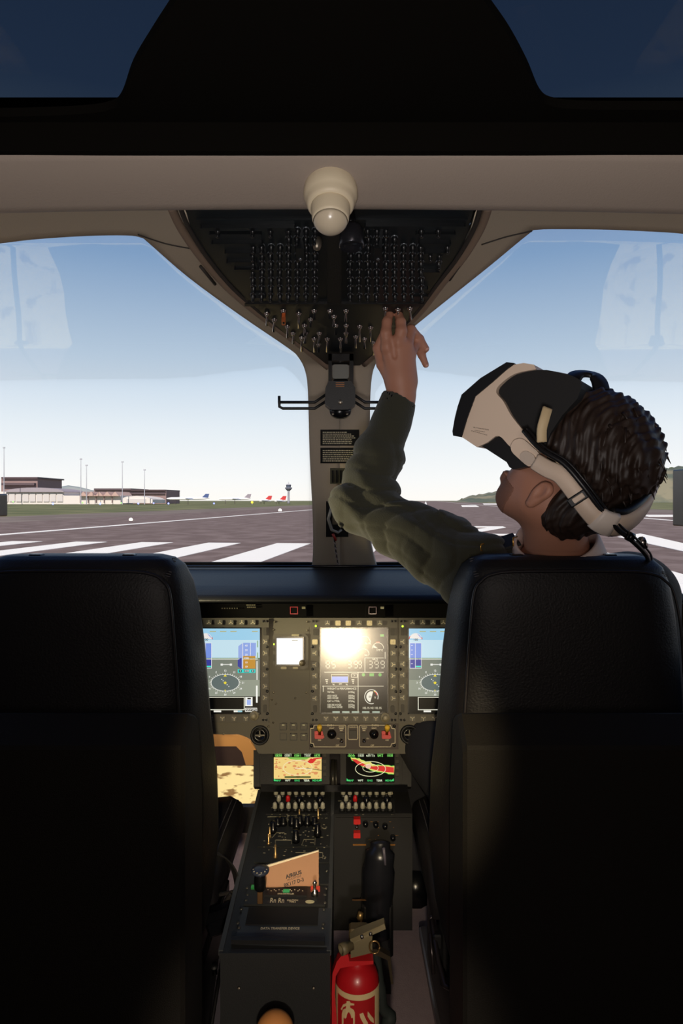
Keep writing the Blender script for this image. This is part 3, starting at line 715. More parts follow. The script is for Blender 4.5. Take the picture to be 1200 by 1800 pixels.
for s, lab in ((-1,'black double-rod headset hook reaching out left of the compass unit'),(1,'black double-rod headset hook right of the compass unit, partly behind the sleeve')):
    t = thing('headset_hook', lab, 'hook', CF.p(597+s*24, 700, -.01))
    X = lambda d: 597+s*d
    b = sm(MB()); Yh = 1.67
    top = [P(X(24),690,Yh), P(X(40),706,Yh), P(X(104),706,Yh), P(X(106),699,Yh), P(X(106),694,Yh)] if False else None
    r1 = [P(X(22),692,Yh), P(X(44),707,Yh), P(X(105),707,Yh)]
    r2 = [P(X(22),704,Yh), P(X(44),718,Yh), P(X(100),718,Yh), P(X(106),715,Yh), P(X(106.5),707,Yh), P(X(106.5),696,Yh)]
    b.tube(r1, .0036, 8); b.build('upper_rod', BLACK, t)
    b = sm(MB()); b.tube(r2, .0036, 8); b.build('lower_rod', BLACK, t)
PF = Fr(P(597,800,Yd(0,800)), (0,-.817,-.576), (0,-.5,1))
PLB = mat('placard_black', (22,21,20), .5)
for (y0, y1, lab, rws) in ((755,783,'upper black placard with rows of fine print on the centre pillar',7),(787,814,'lower black placard with dense fine print on the centre pillar',6)):
    t = thing('placard', lab, 'placard', PF.p(597,y1), 'placards on the centre pillar')
    b = MB(); PF.rect(b, 563, y0, 631, y1, .0, .0015); b.build('plate', PLB, t)
    b = MB(); r = random.Random(y0)
    for i in range(rws):
        yy = y0+2.5+i*((y1-y0-5)/rws)+1; x = 567
        while x < 626 - (r.random()*20 if y0 == 755 else 0):
            wd = r.uniform(1.2, 4.5); PF.rect(b, x, yy, min(x+wd, 628), yy+1.7, .0015, .0018); x += wd+r.uniform(.6,1.1)
    tag(b.build('print', PRINT, t), kind='stuff')
t = thing('vent_plate', 'small grey slotted plate below the placards on the centre pillar', 'plate', PF.p(590,850))
b = MB(); PF.rect(b, 580, 823, 608, 850, 0, .002); b.build('plate', mat('vent_grey', (78,76,62), .6), t)
b = MB()
for x in (583, 590, 597): PF.rect(b, x, 826, x+3, 847, .002, .005)
b.build('slat', BLACK, t)
t = thing('handset_holder', 'black handset holder with a coiled clip on the centre pillar', 'holder', PF.p(588,942))
b = MB(); PF.rect(b, 573, 881, 612, 941, 0, .008)
b.build('back_plate', BLACK, t)
b = MB()
for i in range(4): PF.rect(b, 578+i*6, 877, 581+i*6, 884, .008, .014)
b.build('clip', BLACK, t)
b = sm(MB()); b.tube([PF.p(583,886,.012), PF.p(577,905,.02), PF.p(583,922,.026), PF.p(594,928,.022), PF.p(600,925,.016)], .0045, 10); b.build('loop', mat('loop_grey', (120,118,115), .3), t)
b = MB(); PF.rect(b, 584, 900, 604, 915, .008, .02); b.build('latch', STEEL, t)
t = thing('coiled_cord', 'thin dark twisted cord hanging from the handset holder down the pillar', 'cord', PF.p(594,999))
for dx, m_ in ((0, mat('cord_dark', (40,34,34), .5)), (3, mat('cord_grey', (140,125,120), .5))):
    b = sm(MB()); pts = []
    for i in range(40):
        s = i/39; y = 936+62*s; x = 586+9*s+dx*math.cos(i*1.1)*.5
        pts.append(PF.p(x, y, .007+.003*math.sin(i*1.1+dx)))
    b.tube(pts, .0022, 6); b.build('strand', m_, t)
b = sm(MB()); b.tube([PF.p(585,935,.01), PF.p(590,946,.01)], .004, 8); b.build('plug', mat('plug_red', (150,40,36), .4), t, 'red plug')
for px0, px1, y0, y1, s, lab in ((-22,4,868,908,-1,'dark mirror housing at the left edge of the left windscreen'),(1191,1215,825,925,1,'tall dark mirror housing at the right edge of the right windscreen')):
    t = thing('mirror_housing', lab, 'mirror', P(px1 if s < 0 else px0, y1, 1.85))
    MF = Fr(P(600,880,2.0), (0,-1,0)); b = MB(); MF.slab(b, rrect(px0,y0,px1,y1,3), -.03, .03); b.build('housing', BLACKG, t)
    b = sm(MB()); cx_ = (px0+px1)/2; b.tube([MF.p(cx_+s*8, y1-12, 0), Vector((AX+s*.915, 1.62, .93))], .008, 8); b.build('arm', BLACK, t)

# ---------------------------------------------------------------- seats
def seat(side, xc, labels):
    """xc centre; built around world x"""
    t = thing('pilot_seat', labels[0], 'seat', (xc, 1.3, 0))
    # seat back: stacked rounded rectangles: (z, half width, y rear, y front, forward flare)
    lv = [(.36,.200,1.20,1.33,.012),(.44,.212,1.19,1.35,.020),(.55,.218,1.18,1.37,.026),(.68,.214,1.18,1.37,.026),(.80,.204,1.18,1.365,.022),(.92,.199,1.185,1.355,.018),(1.0,.192,1.19,1.345,.015),(1.05,.184,1.195,1.335,.012),(1.08,.174,1.202,1.325,.007),(1.094,.160,1.212,1.315,.002),(1.100,.140,1.225,1.30,0)]
    lv2 = []
    for i in range(len(lv)-1):
        for j in range(3):
            s_ = j/3; lv2.append(tuple(lv[i][k]*(1-s_)+lv[i+1][k]*s_ for k in range(5)))
    lv2.append(lv[-1])
    b = MB(); b.smooth = True; n = 32; vs = []
    for z, hw, y0, y1, fl in lv2:
        for j in range(n):
            a = 2*math.pi*(j+.5)/n; c, s_ = math.cos(a), math.sin(a); e = .42
            x = math.copysign(abs(c)**e, c); y = math.copysign(abs(s_)**e, s_)
            yy = (y0+y1)/2+y*(y1-y0)/2
            vs.append((xc+x*(hw+fl*max(0, (y+1)/2)), yy-.012*(1-abs(c))*(-1 if y > 0 else 0)*0, z))
    k = len(lv2)
    b.add(vs, [(i*n+j, i*n+(j+1)%n, (i+1)*n+(j+1)%n, (i+1)*n+j) for i in range(k-1) for j in range(n)]+[tuple(range(n-1,-1,-1)), tuple(range((k-1)*n, k*n))])
    back = b.build('backrest', LEATHER, t)
    # seam piping around the rear face
    b = sm(MB()); pts = []
    for i, z in enumerate([.62,.75,.88,.98,1.04]):
        hw = np.interp(z, [q[0] for q in lv], [q[1] for q in lv])-.012; pts.append((hw, z))
    pts += [(.160,1.060),(.140,1.071),(.09,1.076)]
    full = [Vector((xc-a, 1.181+.02*max(0,(z-1.0)/.1), z)) for a, z in pts]+[Vector((xc+a, 1.181+.02*max(0,(z-1.0)/.1), z)) for a, z in reversed(pts)]
    b.tube(spline(full, 4), .0028, 6); b.build('piping', mat('piping_dark', (34,31,34), .45), back)
    b = sm(MB())
    for s_ in (-1, 1):
        q0, q1 = Vector((xc+s_*.166,1.202,1.062)), Vector((xc+s_*.164,1.26,1.088))
        for i in range(9):
            q = q0+(q1-q0)*(i/8)+Vector((0,0,.005)); b.tube([q+Vector((-.003*s_,0,.001)), q+Vector((.005*s_,0,-.001))], .0009, 5)
    tag(b.build('stitching', mat('stitch_grey', (90,86,86), .6), back), kind='stuff')
    # slots for belts in the top edge
    b = MB()
    for s_ in (-1, 1): b.box((xc+s_*.085, 1.25, 1.1005), (.022,.02,.004), bev=.0015)
    b.build('belt_slot', BLACKG, back)
    # cushion
    b = MB(); b.smooth = True; vs = []; prof = [(1.33,.385),(1.34,.43),(1.42,.452),(1.55,.446),(1.66,.446),(1.72,.440),(1.745,.42),(1.74,.392),(1.72,.380)]
    cw = [(-1,-.022),(-.97,.0),(-.85,.016),(-.6,.010),(0,.0),(.6,.010),(.85,.016),(.97,.0),(1,-.022)]
    for c_, dz in cw:
        for y, z in prof: vs.append((xc+c_*.228, y, z+dz*(1 if z > .40 else 0)))
    m = len(prof); k = len(cw)
    b.add(vs, [(i*m+j, i*m+(j+1)%m, (i+1)*m+(j+1)%m, (i+1)*m+j) for i in range(k-1) for j in range(m)]+[tuple(range(m-1,-1,-1)), tuple(range((k-1)*m, k*m))])
    b.build('cushion', LEATHER, t)
    for s_ in (-1, 1):
        for dx in (.2, .212): b = sm(MB()); b.tube([(xc+s_*dx, 1.36, .455),(xc+s_*dx,1.45,.467),(xc+s_*dx,1.6,.461),(xc+s_*dx,1.70,.455),(xc+s_*dx,1.735,.438)], .0012, 5); b.build('cushion_seam', mat('stitch_grey', (90,86,86), .6), t)
    # hard shell box behind
    inner = 1 if side < 0 else -1
    xa, xb = (xc-.235, -.2405) if side < 0 else (.1865, xc+.235)
    if side < 0: xa = xc-.20
    b = MB()
    yn, yfz = 1.045, 1.10; zn, zf = .824, .858
    def ringp(i): # chamfer edges
        return [(xa+i, yn, 0), (xb-i, yn, 0)]
    c = .006
    poly = [(yn, .03),(yn, zn-c),(yn+c*.6, zn),(yfz-c, zf),(yfz, zf),(yfz+.05, zf-.02),(1.185, .70),(1.185,.03)]
    secs = [(xa, .006), (xa+.006, 0), (xb-.006, 0), (xb, .006)]
    vs = []; cyy = 1.11; czz = .45
    for x, i in secs:
        for y, z in poly:
            vs.append((x, y+(i if y < cyy else -i), z-(i if z > czz else -i)))
    m = len(poly)
    b.add(vs, [(i*m+j, i*m+(j+1)%m, (i+1)*m+(j+1)%m, (i+1)*m+j) for i in range(3) for j in range(m)]+[tuple(range(m-1,-1,-1)), tuple(range(3*m, 4*m))])
    b.build('rear_cover', SHELL, t)
    # frame legs and rails
    for s_ in (-1, 1):
        b = MB(); b.box((xc+s_*.17, 1.55, .13), (.03,.42,.20), bev=.006); b.build('frame_side', BLACK, t)
        b = MB(); b.box((xc+s_*.17, 1.5, .018), (.045,.75,.030), bev=.004); b.build('rail', mat('rail_grey', (120,114,116), .4, metal=.5), t)
    b = MB(); b.box((xc, 1.54, .31), (.36,.38,.13), bev=.006); b.build('seat_pan', BLACK, t)
    return t
SL = seat(-1, -.473, ['black leather pilot seat with a hard rear shell on the left, empty'])
SR = seat(1, .405, ['black leather pilot seat with a hard rear shell on the right, under the pilot'])
# lever rods on the inner side of the right seat
b = sm(MB()); b.tube(spline([P(757,1618,1.45), P(757,1612,1.45), P(775,1612,1.45)], 3), .005, 8)
b.tube([P(758,1614,1.45), P(770,1690,1.40), P(782,1733,1.36), P(797,1740,1.34)], .0055, 8); b.tube([P(756,1640,1.45), P(762,1712,1.42)], .004, 8); b.build('adjust_lever', mat('rod_dark', (60,54,56), .3, metal=.6), SR)
b = MB(); b.box(P(768,1652,1.43), (.02,.02,.03), bev=.003); b.box(P(797,1665,1.45), (.06,.03,.16), bev=.006); b.build('lever_bracket', BLACK, SR)
b = sm(MB()); b.lathe(P(789,1633,1.40), (0,-1,0), [(.004,0),(.004,.004)], 8); b.build('screw', STEEL, SR)
# seat belt on the inner side of the left seat
t = thing('seat_belt', 'black seat belt looped beside the empty left seat with a metal buckle', 'seat belt', P(385,1640,1.32))
pts = spline([P(376,1498,1.36), P(392,1506,1.37), P(408,1525,1.38), P(416,1550,1.38), P(417,1572,1.37), P(410,1592,1.35), P(396,1604,1.33), P(380,1612,1.32)], 5)
cen = P(385,1560,1.36); b = sm(MB()); b.band(pts, [(q-cen) for q in pts], .032, .0022); b.build('webbing', mat('webbing_black', (26,24,24), .7, bump=.4, bscale=700), t)
b = MB(); Mx = Matrix.Rotation(-.35, 3, 'Y'); b.box(P(384,1604,1.31), (.052,.028,.018), Mx, .003); b.box(P(385,1625,1.31), (.045,.03,.03), Mx, .006); b.build('buckle', BLACKG, t)
b = MB(); b.box(P(386,1599,1.305), (.036,.012,.004), Mx, .001); b.build('release_tab', STEEL, t, 'worn metal release tab')
b = MB(); b.box(P(404,1580,1.335), (.016,.012,.022), Matrix.Rotation(.6,3,'Y'), .002); b.box(P(398,1570,1.34), (.03,.006,.006), Matrix.Rotation(-.2,3,'Y'), .001); b.build('adjuster', mat('adjuster_metal', (90,85,80), .3, metal=.7), t)
# floor tracks beside the left seat
t = thing('seat_track', 'pale grey metal track end on the floor between left seat and console', 'track', P(372,1800,1.45))
b = MB(); b.hexa([P(338,1810,1.50), P(388,1810,1.50), P(392,1690,1.62), P(352,1690,1.62)]+[p+Vector((0,-.01,.02)) for p in (P(338,1810,1.50), P(388,1810,1.50), P(392,1690,1.62), P(352,1690,1.62))]); b.build('cover_strip', mat('track_grey', (88,84,92), .5), t)
b = MB(); b.hexa([P(360,1702,1.56), P(374,1702,1.56), P(381,1668,1.60), P(370,1668,1.60)]+[p+Vector((0,-.012,.02)) for p in (P(360,1702,1.56), P(374,1702,1.56), P(381,1668,1.60), P(370,1668,1.60))]); b.build('end_block', mat('track_pale', (190,180,182), .4), t, 'pale end block')
b = sm(MB())
for y in (1676, 1688, 1697): b.lathe(P(371,y,1.545), (0,-.5,.8), [(.0035,0),(.0035,.004)], 8)
b.lathe(P(377,1706,1.52), (0,-.4,1), [(.006,-.01),(.006,.012),(.009,.012),(.009,.016)], 10)
b.build('bolt', BLACK, t)
b = sm(MB()); b.tube([P(388,1705,1.5), P(380,1750,1.46), P(372,1800,1.42), P(368,1830,1.4)], .004, 8); b.build('rod', BLACK, t)
# ---------------------------------------------------------------- instrument panel and displays
TA = math.radians(12)
IP = Fr((AX, 1.76, .895), (0,-math.cos(TA), math.sin(TA)), (0,0,1))
t = thing('instrument_panel', 'grey instrument panel facing the seats, under the black glareshield', 'control panel', IP.p(597,1325))
outl = [(-150,1086),(1350,1086),(1350,1290),(775,1290)]+sp2([(768,1291),(752,1305),(742,1325)],3)+[(455,1325)]+sp2([(452,1321),(440,1300),(420,1291)],3)+[(-150,1290)]
b = MB(); IP.slab(b, outl, -.025, 0); b.build('face', PANEL, t)
b = MB(); IP.rect(b, 474, 1095, 546, 1262, 0, .0006); IP.rect(b, 478, 1102, 543, 1230, .0006, .0014); b.build('blank_plate', PANEL, t)
b = sm(MB())
for x, y in ((481,1107),(540,1108),(483,1093),(540,1093),(481,1217),(519,1227),(538,1217),(548,1228),(478,1229),(485,1237),(393,1290),(472,1277),(443,1290),(556,1263),(692,1262),(570,1308),(480,1270)):
    b.lathe(IP.p(x,y,.0), IP.n, [(.0026,0),(.0026,.0022),(.0014,.003)], 8)
tag(b.build('screws', mat('screw_grey', (120,114,98), .35, metal=.6), t), kind='stuff')
# upper recess with red annunciators
b = MB(); IP.rect(b, -100, 1060, 1300, 1087, -.03, -.02); b.build('upper_fascia', mat('fascia_black', (12,11,10), .9, spec=.1), t)
for x, lab in ((516,'left'),(655,'right')):
    b = MB(); IP.rect(b, x-12, 1063, x+22, 1083, -.02, -.012); b.build('annunciator_frame', mat('fascia_black', (12,11,10), .9, spec=.1), t)
    dull = x > 600
    m_ = em('red_dim' if not dull else 'red_off', (170,34,30) if not dull else (60,16,14), .8)
    b = MB()
    for q in ((x-7,1066,x+7,1067.4),(x-7,1078,x+7,1079.4),(x-7,1066,x-5.8,1079.4),(x+5.8,1066,x+7,1079.4)): IP.rect(b, *q, -.012, -.011)
    b.build('annunciator_outline', m_, t)
    b = MB(); IP.rect(b, x+14, 1066, x+20, 1070, -.012, -.011); b.build('annunciator_mark', em('amber_dim', (110,100,40), .7), t)
b = MB()
for i in range(5): IP.rect(b, 432+i*3.4, 1062, 434+i*3.4, 1064.5, -.012, -.011); IP.rect(b, 433+i*3.2, 1066, 435.4+i*3.2, 1068, -.012, -.011)
for i in range(7): IP.rect(b, 388+i*4.4, 1068, 390+i*4.4, 1070, -.012, -.011)
tag(b.build('fascia_print', mat('dim_print', (90,84,66), .6), t), kind='stuff')

class Scr:
    """flat artwork of a lit screen: every colour is a thin raised patch on the screen plane"""
    def __init__(s, fr, base): s.fr = fr; s.base = base; s.mb = MB(); s.k = 0
    def u(s, rgb, e=1.0):
        s.mb.use(em('%02x%02x%02x_%d' % (*rgb, int(e*10)), rgb, e)); return s
    def rect(s, x0, y0, x1, y1, l=1): s.fr.rect(s.mb, x0, y0, x1, y1, s.base+(l-.9)*.00015, s.base+l*.00015); return s
    def frame(s, x0, y0, x1, y1, w=.8, l=2):
        s.rect(x0,y0,x1,y0+w,l); s.rect(x0,y1-w,x1,y1,l); s.rect(x0,y0,x0+w,y1,l); s.rect(x1-w,y0,x1,y1,l); return s
    def line(s, a, b, w=.8, l=3): s.fr.line(s.mb, a, b, w, s.base+(l-.9)*.00015, s.base+l*.00015); return s
    def arc(s, cx, cy, rx, ry, a0, a1, w=.8, l=3, n=20): s.fr.arc(s.mb, cx, cy, rx, ry, a0, a1, w, s.base+(l-.9)*.00015, s.base+l*.00015, n); return s
    def disc(s, cx, cy, rx, ry, l=2, n=20, a0=0, a1=360): s.fr.disc(s.mb, cx, cy, rx, ry, s.base+(l-.9)*.00015, s.base+l*.00015, n, a0, a1); return s
    def poly(s, pl, l=2): s.fr.slab(s.mb, pl, s.base+(l-.9)*.00015, s.base+l*.00015); return s
    def text(s, st, x, y, hpx, l=3, align='CENTER', sx=1.0):
        d = (s.fr.p(x, y)-EYE).y/1200; M = s.fr.M(x, y, s.base+l*.00015) @ Matrix.Diagonal((sx, 1, 1, 1))
        s.mb.text(st, hpx*d*1.38, M, .00006, align, .00012); return s
DK = (14,14,12)
def keys(t, fr, pts, lit=()):
    """bezel keys with a small three-legged pointer mark"""
    for i, (x, y, rot) in enumerate(pts):
        b = MB(); fr.slab(b, rrect(x-4.6, y-4.4, x+4.6, y+4.4, 1.2, 2), .006, .010)
        k = b.build('bezel_key', KEY if i not in lit else mat('key_lit', (190,176,130), .4), t)
        b = MB(); q = lambda a, r: (x+r*math.cos(math.radians(a+rot)), y-r*math.sin(math.radians(a+rot)))
        for a in (90, 210, 330): fr.line(b, (x, y), q(a+180, 4.2), 1.0, .010, .0103)
        b.build('key_mark', PRINT, k)
def bezel(t, fr, x0, y0, x1, y1, sx0, sy0, sx1, sy1, off=.006):
    b = MB()
    for r in ((x0,y0,x1,sy0),(x0,sy1,x1,y1),(x0,sy0,sx0,sy1),(sx1,sy0,x1,sy1)): fr.rect(b, *r, .0, off)
    b.build('bezel', BEZEL, t)
    b = MB()
    for r in ((sx0,sy0,sx1,sy0+2),(sx0,sy1-2,sx1,sy1),(sx0,sy0,sx0+2,sy1),(sx1-2,sy0,sx1,sy1)): fr.rect(b, *r, .001, off+.0015)
    b.build('inner_frame', BLACKG, t)
    b = sm(MB())
    for x, y in ((x0+4,y0+5),(x0+10,y0+5),(x1-4,y0+5),(x1-10,y0+5),(x0+4,y1-5),(x0+10,y1-5),(x1-4,y1-5),(x1-10,y1-5)): b.lathe(fr.p(x,y,off), fr.n, [(.0030,0),(.0030,.002),(.0016,.0026)], 8)
    for i in range(4):
        for x in (x0+3, x1-3): b.lathe(fr.p(x, y0+50+i*39, off), fr.n, [(.0036,0),(.0036,.0025),(.0012,.003)], 8)
    tag(b.build('bezel_screws', BLACK, t), kind='stuff')
def knob(t, fr, x, y, r=8, m=None):
    b = sm(MB()); s = r*1.75/1200; b.lathe(fr.p(x, y, .006), fr.n, [(s,0),(s,.012),(s*.92,.014),(s*.62,.015),(s*.62,.026),(s*.5,.029),(s*.2,.030)], 18)
    b.build('control_knob', m or mat('knob_grey', (150,142,118), .4), t)
def ticks(S, cx, cy, rx, ry, n, l0, col, lab=True):
    S.u(col)
    for i in range(n):
        a = 2*math.pi*i/n; k = l0 if i % 3 else l0*1.5
        S.line((cx+rx*math.cos(a), cy-ry*math.sin(a)), (cx+(rx+k)*math.cos(a), cy-(ry+k)*math.sin(a)), .7)
def pfd(S, x0, x1, x0a, sh):
    """flight display artwork; sh shifts the common layout"""
    X = lambda x: x+sh
    S.u((158,206,232), 1.0).rect(x0a, 1105, x1, 1157); S.u((196,224,236), 1.0).rect(x0a, 1125, x1, 1157, 1.5)
    S.u((126,132,120), .9).rect(x0a, 1157, x1, 1224); S.u((235,238,225)).rect(x0a, 1157.6, x1-4, 1159, 2); S.u((60,110,60)).rect(x0a, 1156.4, x1, 1157.6, 2)
    S.u((150,156,140), .9).rect(x0a, 1195, x1, 1224, 1.5)
    S.u(DK, .3).rect(x0a, 1224, x1, 1253)
    S.u((235,230,225)).disc(X(362), 1124, 11, 11, 2, 16, 0, 180); S.u((140,160,230)).disc(X(362), 1124, 10, 10, 2.5, 12, 10, 80); S.u((200,60,60)).arc(X(362),1124,12,12,150,178,1.4); S.arc(X(362),1124,12,12,0,20,1.4)
    S.u((30,30,30)).text('100', X(362), 1124.5, 4, 4)
    S.u((120,146,222)).rect(X(352), 1130, X(361), 1157, 2); S.rect(X(361.6), 1130, X(372), 1157, 2); S.u((60,64,150)).rect(X(352), 1157, X(361), 1175, 2); S.rect(X(361.6), 1157, X(372), 1170, 2)
    S.u((232,232,236)).frame(X(351.5), 1130, X(372.5), 1175, .8, 3).rect(X(361), 1130, X(361.8), 1175, 3)
    for i in range(5): S.rect(X(354), 1134+i*8, X(357), 1135+i*8, 3)
    S.u((60,230,210)).rect(X(362.5), 1170.5, X(371.5), 1172.5, 3)
sx0, sy0, sx1, sy1 = 322, 1103, 459, 1254
def flight_display(name, lab, x0, y0, x1, y1, sx0, sy0, sx1, sy1, sh, knobpos):
    t = thing(name, lab, 'screen', IP.p((x0+x1)/2, y1))
    bezel(t, IP, x0, y0, x1, y1, sx0, sy0, sx1, sy1)
    b = MB(); IP.rect(b, sx0, sy0, sx1, sy1, .0, .003); scr = b.build('screen', em('screen_black', DK, .25), t)
    S = Scr(IP, .003); pfd(S, 0, sx1-2, sx0+2, sh); X = lambda x: x+sh
    # altitude tape
    S.u((150,170,226)).poly([(X(419),1136),(X(427),1130),(X(427),1176),(X(419),1170)], 2); S.u((140,164,226)).rect(X(427),1130,X(450),1153,2); S.u((190,138,46)).rect(X(427),1153,X(449),1175,2)
    S.u((60,64,150)).poly([(X(418),1160),(X(425),1156),(X(425),1176),(X(418),1171)], 2.5)
    S.u((232,232,236)).rect(X(426.4),1130,X(427.4),1175,3).rect(X(440),1130,X(440.8),1153,3)
    for i, s_ in enumerate(('40','30','20')): S.text(s_, X(433), 1135+i*8, 3.4, 4)
    for i, s_ in enumerate(('1000','10','10')): S.text(s_, X(433), 1157+i*7.5, 3.2, 4)
    S.u((40,220,210)).rect(X(418),1176.5,X(449),1182.5,2); S.u(DK).rect(X(420),1177.5,X(425),1181.5,3).rect(X(429),1177.5,X(438),1181.5,3).rect(X(442),1177.5,X(447),1181.5,3)
    S.u((240,240,236)); S.text('0', X(422.5), 1179.5, 3, 4).text('1010', X(433.5), 1179.5, 3, 4).text('0', X(444.5), 1179.5, 3, 4)
    # compass rose
    S.u((96,108,106)).disc(X(396), 1200, 24, 14, 2, 32); S.u((236,236,230)); S.arc(X(396),1200,25,15,0,360,.8,3,36); ticks(S, X(396), 1200, 25, 15, 36, 1.8, (236,236,230))
    for i, s_ in enumerate(('12','15','18','21','24','W','30','33','N','3','6','E')):
        a = math.radians(90-30*i); S.text(s_, X(396)+31.5*math.cos(a), 1200-21*math.sin(a), 3.2, 4)
    S.u((235,215,60)).poly([(X(393),1200),(X(396),1197.5),(X(399),1200),(X(396),1203)], 4).poly([(X(393),1189),(X(399),1189),(X(396),1185.5)], 4).rect(X(395.2),1212,X(396.6),1215,4)
    S.u((236,236,230)); [S.disc(X(396)+dx, 1200+dx*1.0, .9, .9, 4, 8) for dx in (-6,-3.5,3.5,6.5)]
    S.rect(X(388),1167.5,X(408),1168.6,3).rect(X(388),1166.5,X(392),1170,3).rect(X(404),1166.5,X(408),1170,3)
    for xx in (369, 387, 405): S.u((176,180,140)).rect(X(xx),1109,X(xx+11),1111,2)
    S.u((176,180,140)).rect(X(443),1109,X(453),1111,2)
    # message box
    S.u((236,234,215)).frame(X(366),1225,X(430),1248,1.2,2); S.u((238,238,230)).rect(X(431),1225,X(444),1241,1.5); S.u(DK,.3).rect(X(435),1226.5,X(441),1229,2.5); S.u((160,180,236)).rect(X(434),1230,X(441),1239,2.5)
    S.u((240,238,228)).frame(X(431),1244,X(452),1251,1,2); S.text('NAV', X(437), 1247.5, 3.4, 4).text('GPS', X(446), 1247.5, 3.4, 4)
    S.rect(X(376),1248.6,X(389),1251.6,2).rect(X(411),1248.6,X(424),1251.6,2); S.u((150,200,210)).rect(X(418),1248.8,X(426),1251.4,3)
    S.u((120,160,110)).rect(sx1-7,1126,sx1-5.4,1138,3).rect(sx1-7,1147,sx1-5.4,1156,3); S.u((240,240,232)).rect(sx1-8,1162,sx1-6.4,1195,3).rect(sx1-9,1205,sx1-6,1235,3)
    S.mb.build('display_graphics', None, scr)
    kp = [(x, 1094.5, 180) for x in np.linspace(sx0+8, sx1-14, 7)]+[(x, 1262, 0) for x in np.linspace(sx0+8, sx1-26, 6)]
    for y in (1128,1148,1167,1186,1206,1226): kp += [(x1-7, y, 90), (x0+7, y, -90)]
    keys(t, IP, kp)
    for x in (x0+7, x1-7):
        for y in (1110, 1245): b = MB(); IP.slab(b, rrect(x-3,y-7,x+3,y+7,2), .006, .010); b.build('rocker_key', PANELD, t)
    if knobpos: knob(t, IP, *knobpos)
    return t
flight_display('flight_display', 'bright flight display with blue sky and compass rose, left of the standby instrument', 306,1087,473,1270, 322,1103,459,1255, 0, (448,1257))
flight_display('flight_display', 'bright flight display partly hidden by the pilot torso, right of the engine display', 700,1087,860,1270, 716,1103,846,1255, 368, None)
# engine display
t = thing('engine_display', 'central dark display reading WEIGHT & PERFORMANCE with a bright lamp glare', 'screen', IP.p(621,1270))
bezel(t, IP, 546,1087,698,1270, 562,1103,682,1255)
b = MB(); IP.rect(b, 562,1103,682,1255,.0,.003); scr = b.build('screen', em('screen_warm', (52,45,30), .45, .17), t)
S = Scr(IP, .003); C1 = (205,198,172); S.u(C1)
S.rect(570,1181,674,1182,2).rect(628.5,1182,629.6,1250,2).rect(566,1205.6,674,1206.6,2).rect(641,1156,674,1157,2).rect(640.6,1156,641.6,1181,2)
S.text('WEIGHT & PERFORMANCE', 575, 1210.5, 3.6, 3, 'LEFT', .86)
for i, (a, c) in enumerate((('TOTAL','3195kg'),('AEO HIGE','3800kg'),('AEO HOGE','3800kg'),('CAT A VTOL','3725kg'),('OEI 30S HOGE','3375kg'),('OEI 2min HOGE','3375kg'))):
    y = (1216.5, 1223, 1227, 1232.5, 1239, 1242.8)[i]; S.text(a, 575, y, 3.1, 3, 'LEFT', .9).text(c, 623, y, 3.1, 3, 'RIGHT', .9)
S.text('102.1% N2 102.1%', 653.5, 1244.5, 3.8, 3, 'CENTER', .85)
for (cx, cy, r, a0, a1) in ((640,1129,11,0,150),(638,1151,11,0,150),(664,1140,10.5,0,180)): S.arc(cx,cy,r,r,a0,a1,1,3,14)
S.disc(664,1140,9,9,3,10,150,180); S.poly([(664,1140),(655,1138),(657,1134)],3); S.u((200,70,50)).arc(664,1140,12,12,75,110,1.4,4,6); S.u(C1)
S.text('575°C', 667, 1143, 3.2).text('96.1%', 646, 1131, 3.2).text('96.1', 644, 1152, 3.2)
def seg(S, ch, x, y, w_, h):
    D = {'3':'abgcd','9':'abcdfg','8':'abcdefg','0':'abcdef','5':'afgcd','1':'bc','2':'abged'}[ch]
    q = {'a':((x,y),(x+w_,y)),'b':((x+w_,y),(x+w_,y+h/2)),'c':((x+w_,y+h/2),(x+w_,y+h)),'d':((x,y+h),(x+w_,y+h)),'e':((x,y+h/2),(x,y+h)),'f':((x,y),(x,y+h/2)),'g':((x,y+h/2),(x+w_,y+h/2))}
    for d in D:
        a, c = q[d]; mx, my = (a[0]+c[0])/2, (a[1]+c[1])/2
        S.line((mx+(a[0]-mx)*.7, my+(a[1]-my)*.7), (mx+(c[0]-mx)*.7, my+(c[1]-my)*.7), 1.1)
for i, ch in enumerate('399'): seg(S, ch, 648+i*10.5, 1162, 6, 12)
for i, ch in enumerate('8539'): seg(S, ch, (573,583,611,622)[i], 1162, 6, 12)
seg(S, '9', 630, 1162, 5, 12)
S.text('NR %', 659, 1159, 3)
S.frame(617,1184,628,1191,.9).text('▸' if False else '>', 622.5, 1187.5, 4)
S.u((215,205,170)).frame(582,1185,612,1200,.8,3); S.u((110,140,225)).rect(583,1189,611.4,1199.6,2)
S.u(C1)
for x in (574, 620):
    for i in range(3): S.rect(x-2.5+i, 1194+i*3, x+2.5-i*.5, 1195.5+i*3, 3)
S.text('kg', 586, 1202.4, 2.6).text('299', 598, 1202.4, 2.6).text('kg', 609, 1202.4, 2.6)
S.u((70,160,60)).disc(638.5,1186,3,3,3,12).disc(667.5,1186,3,3,3,12).rect(649,1183.5,657,1188.5,3).rect(668,1115,674.5,1119,3)
S.u((225,222,205)).disc(652.5,1224.5,9,9.6,3,16,70,270); S.arc(652.5,1224.5,12.4,13,-20,290,1.2,3,26); S.u((210,60,50)).arc(652.5,1224.5,11,11.6,15,50,1.6,4,6); S.u((230,190,60)).arc(652.5,1224.5,11,11.6,50,65,1.6,4,4)
S.u((40,36,28)).text('00', 650, 1224.8, 3.4, 4); S.u(C1).text('%', 659, 1226, 3)
for x in (584,601,618,636,654): S.u((150,165,150)).rect(x,1250,x+13,1253,2)
S.u(C1); S.rect(567.5,1205,568.6,1216,3)
S.rect(676,1146,677,1158,3)
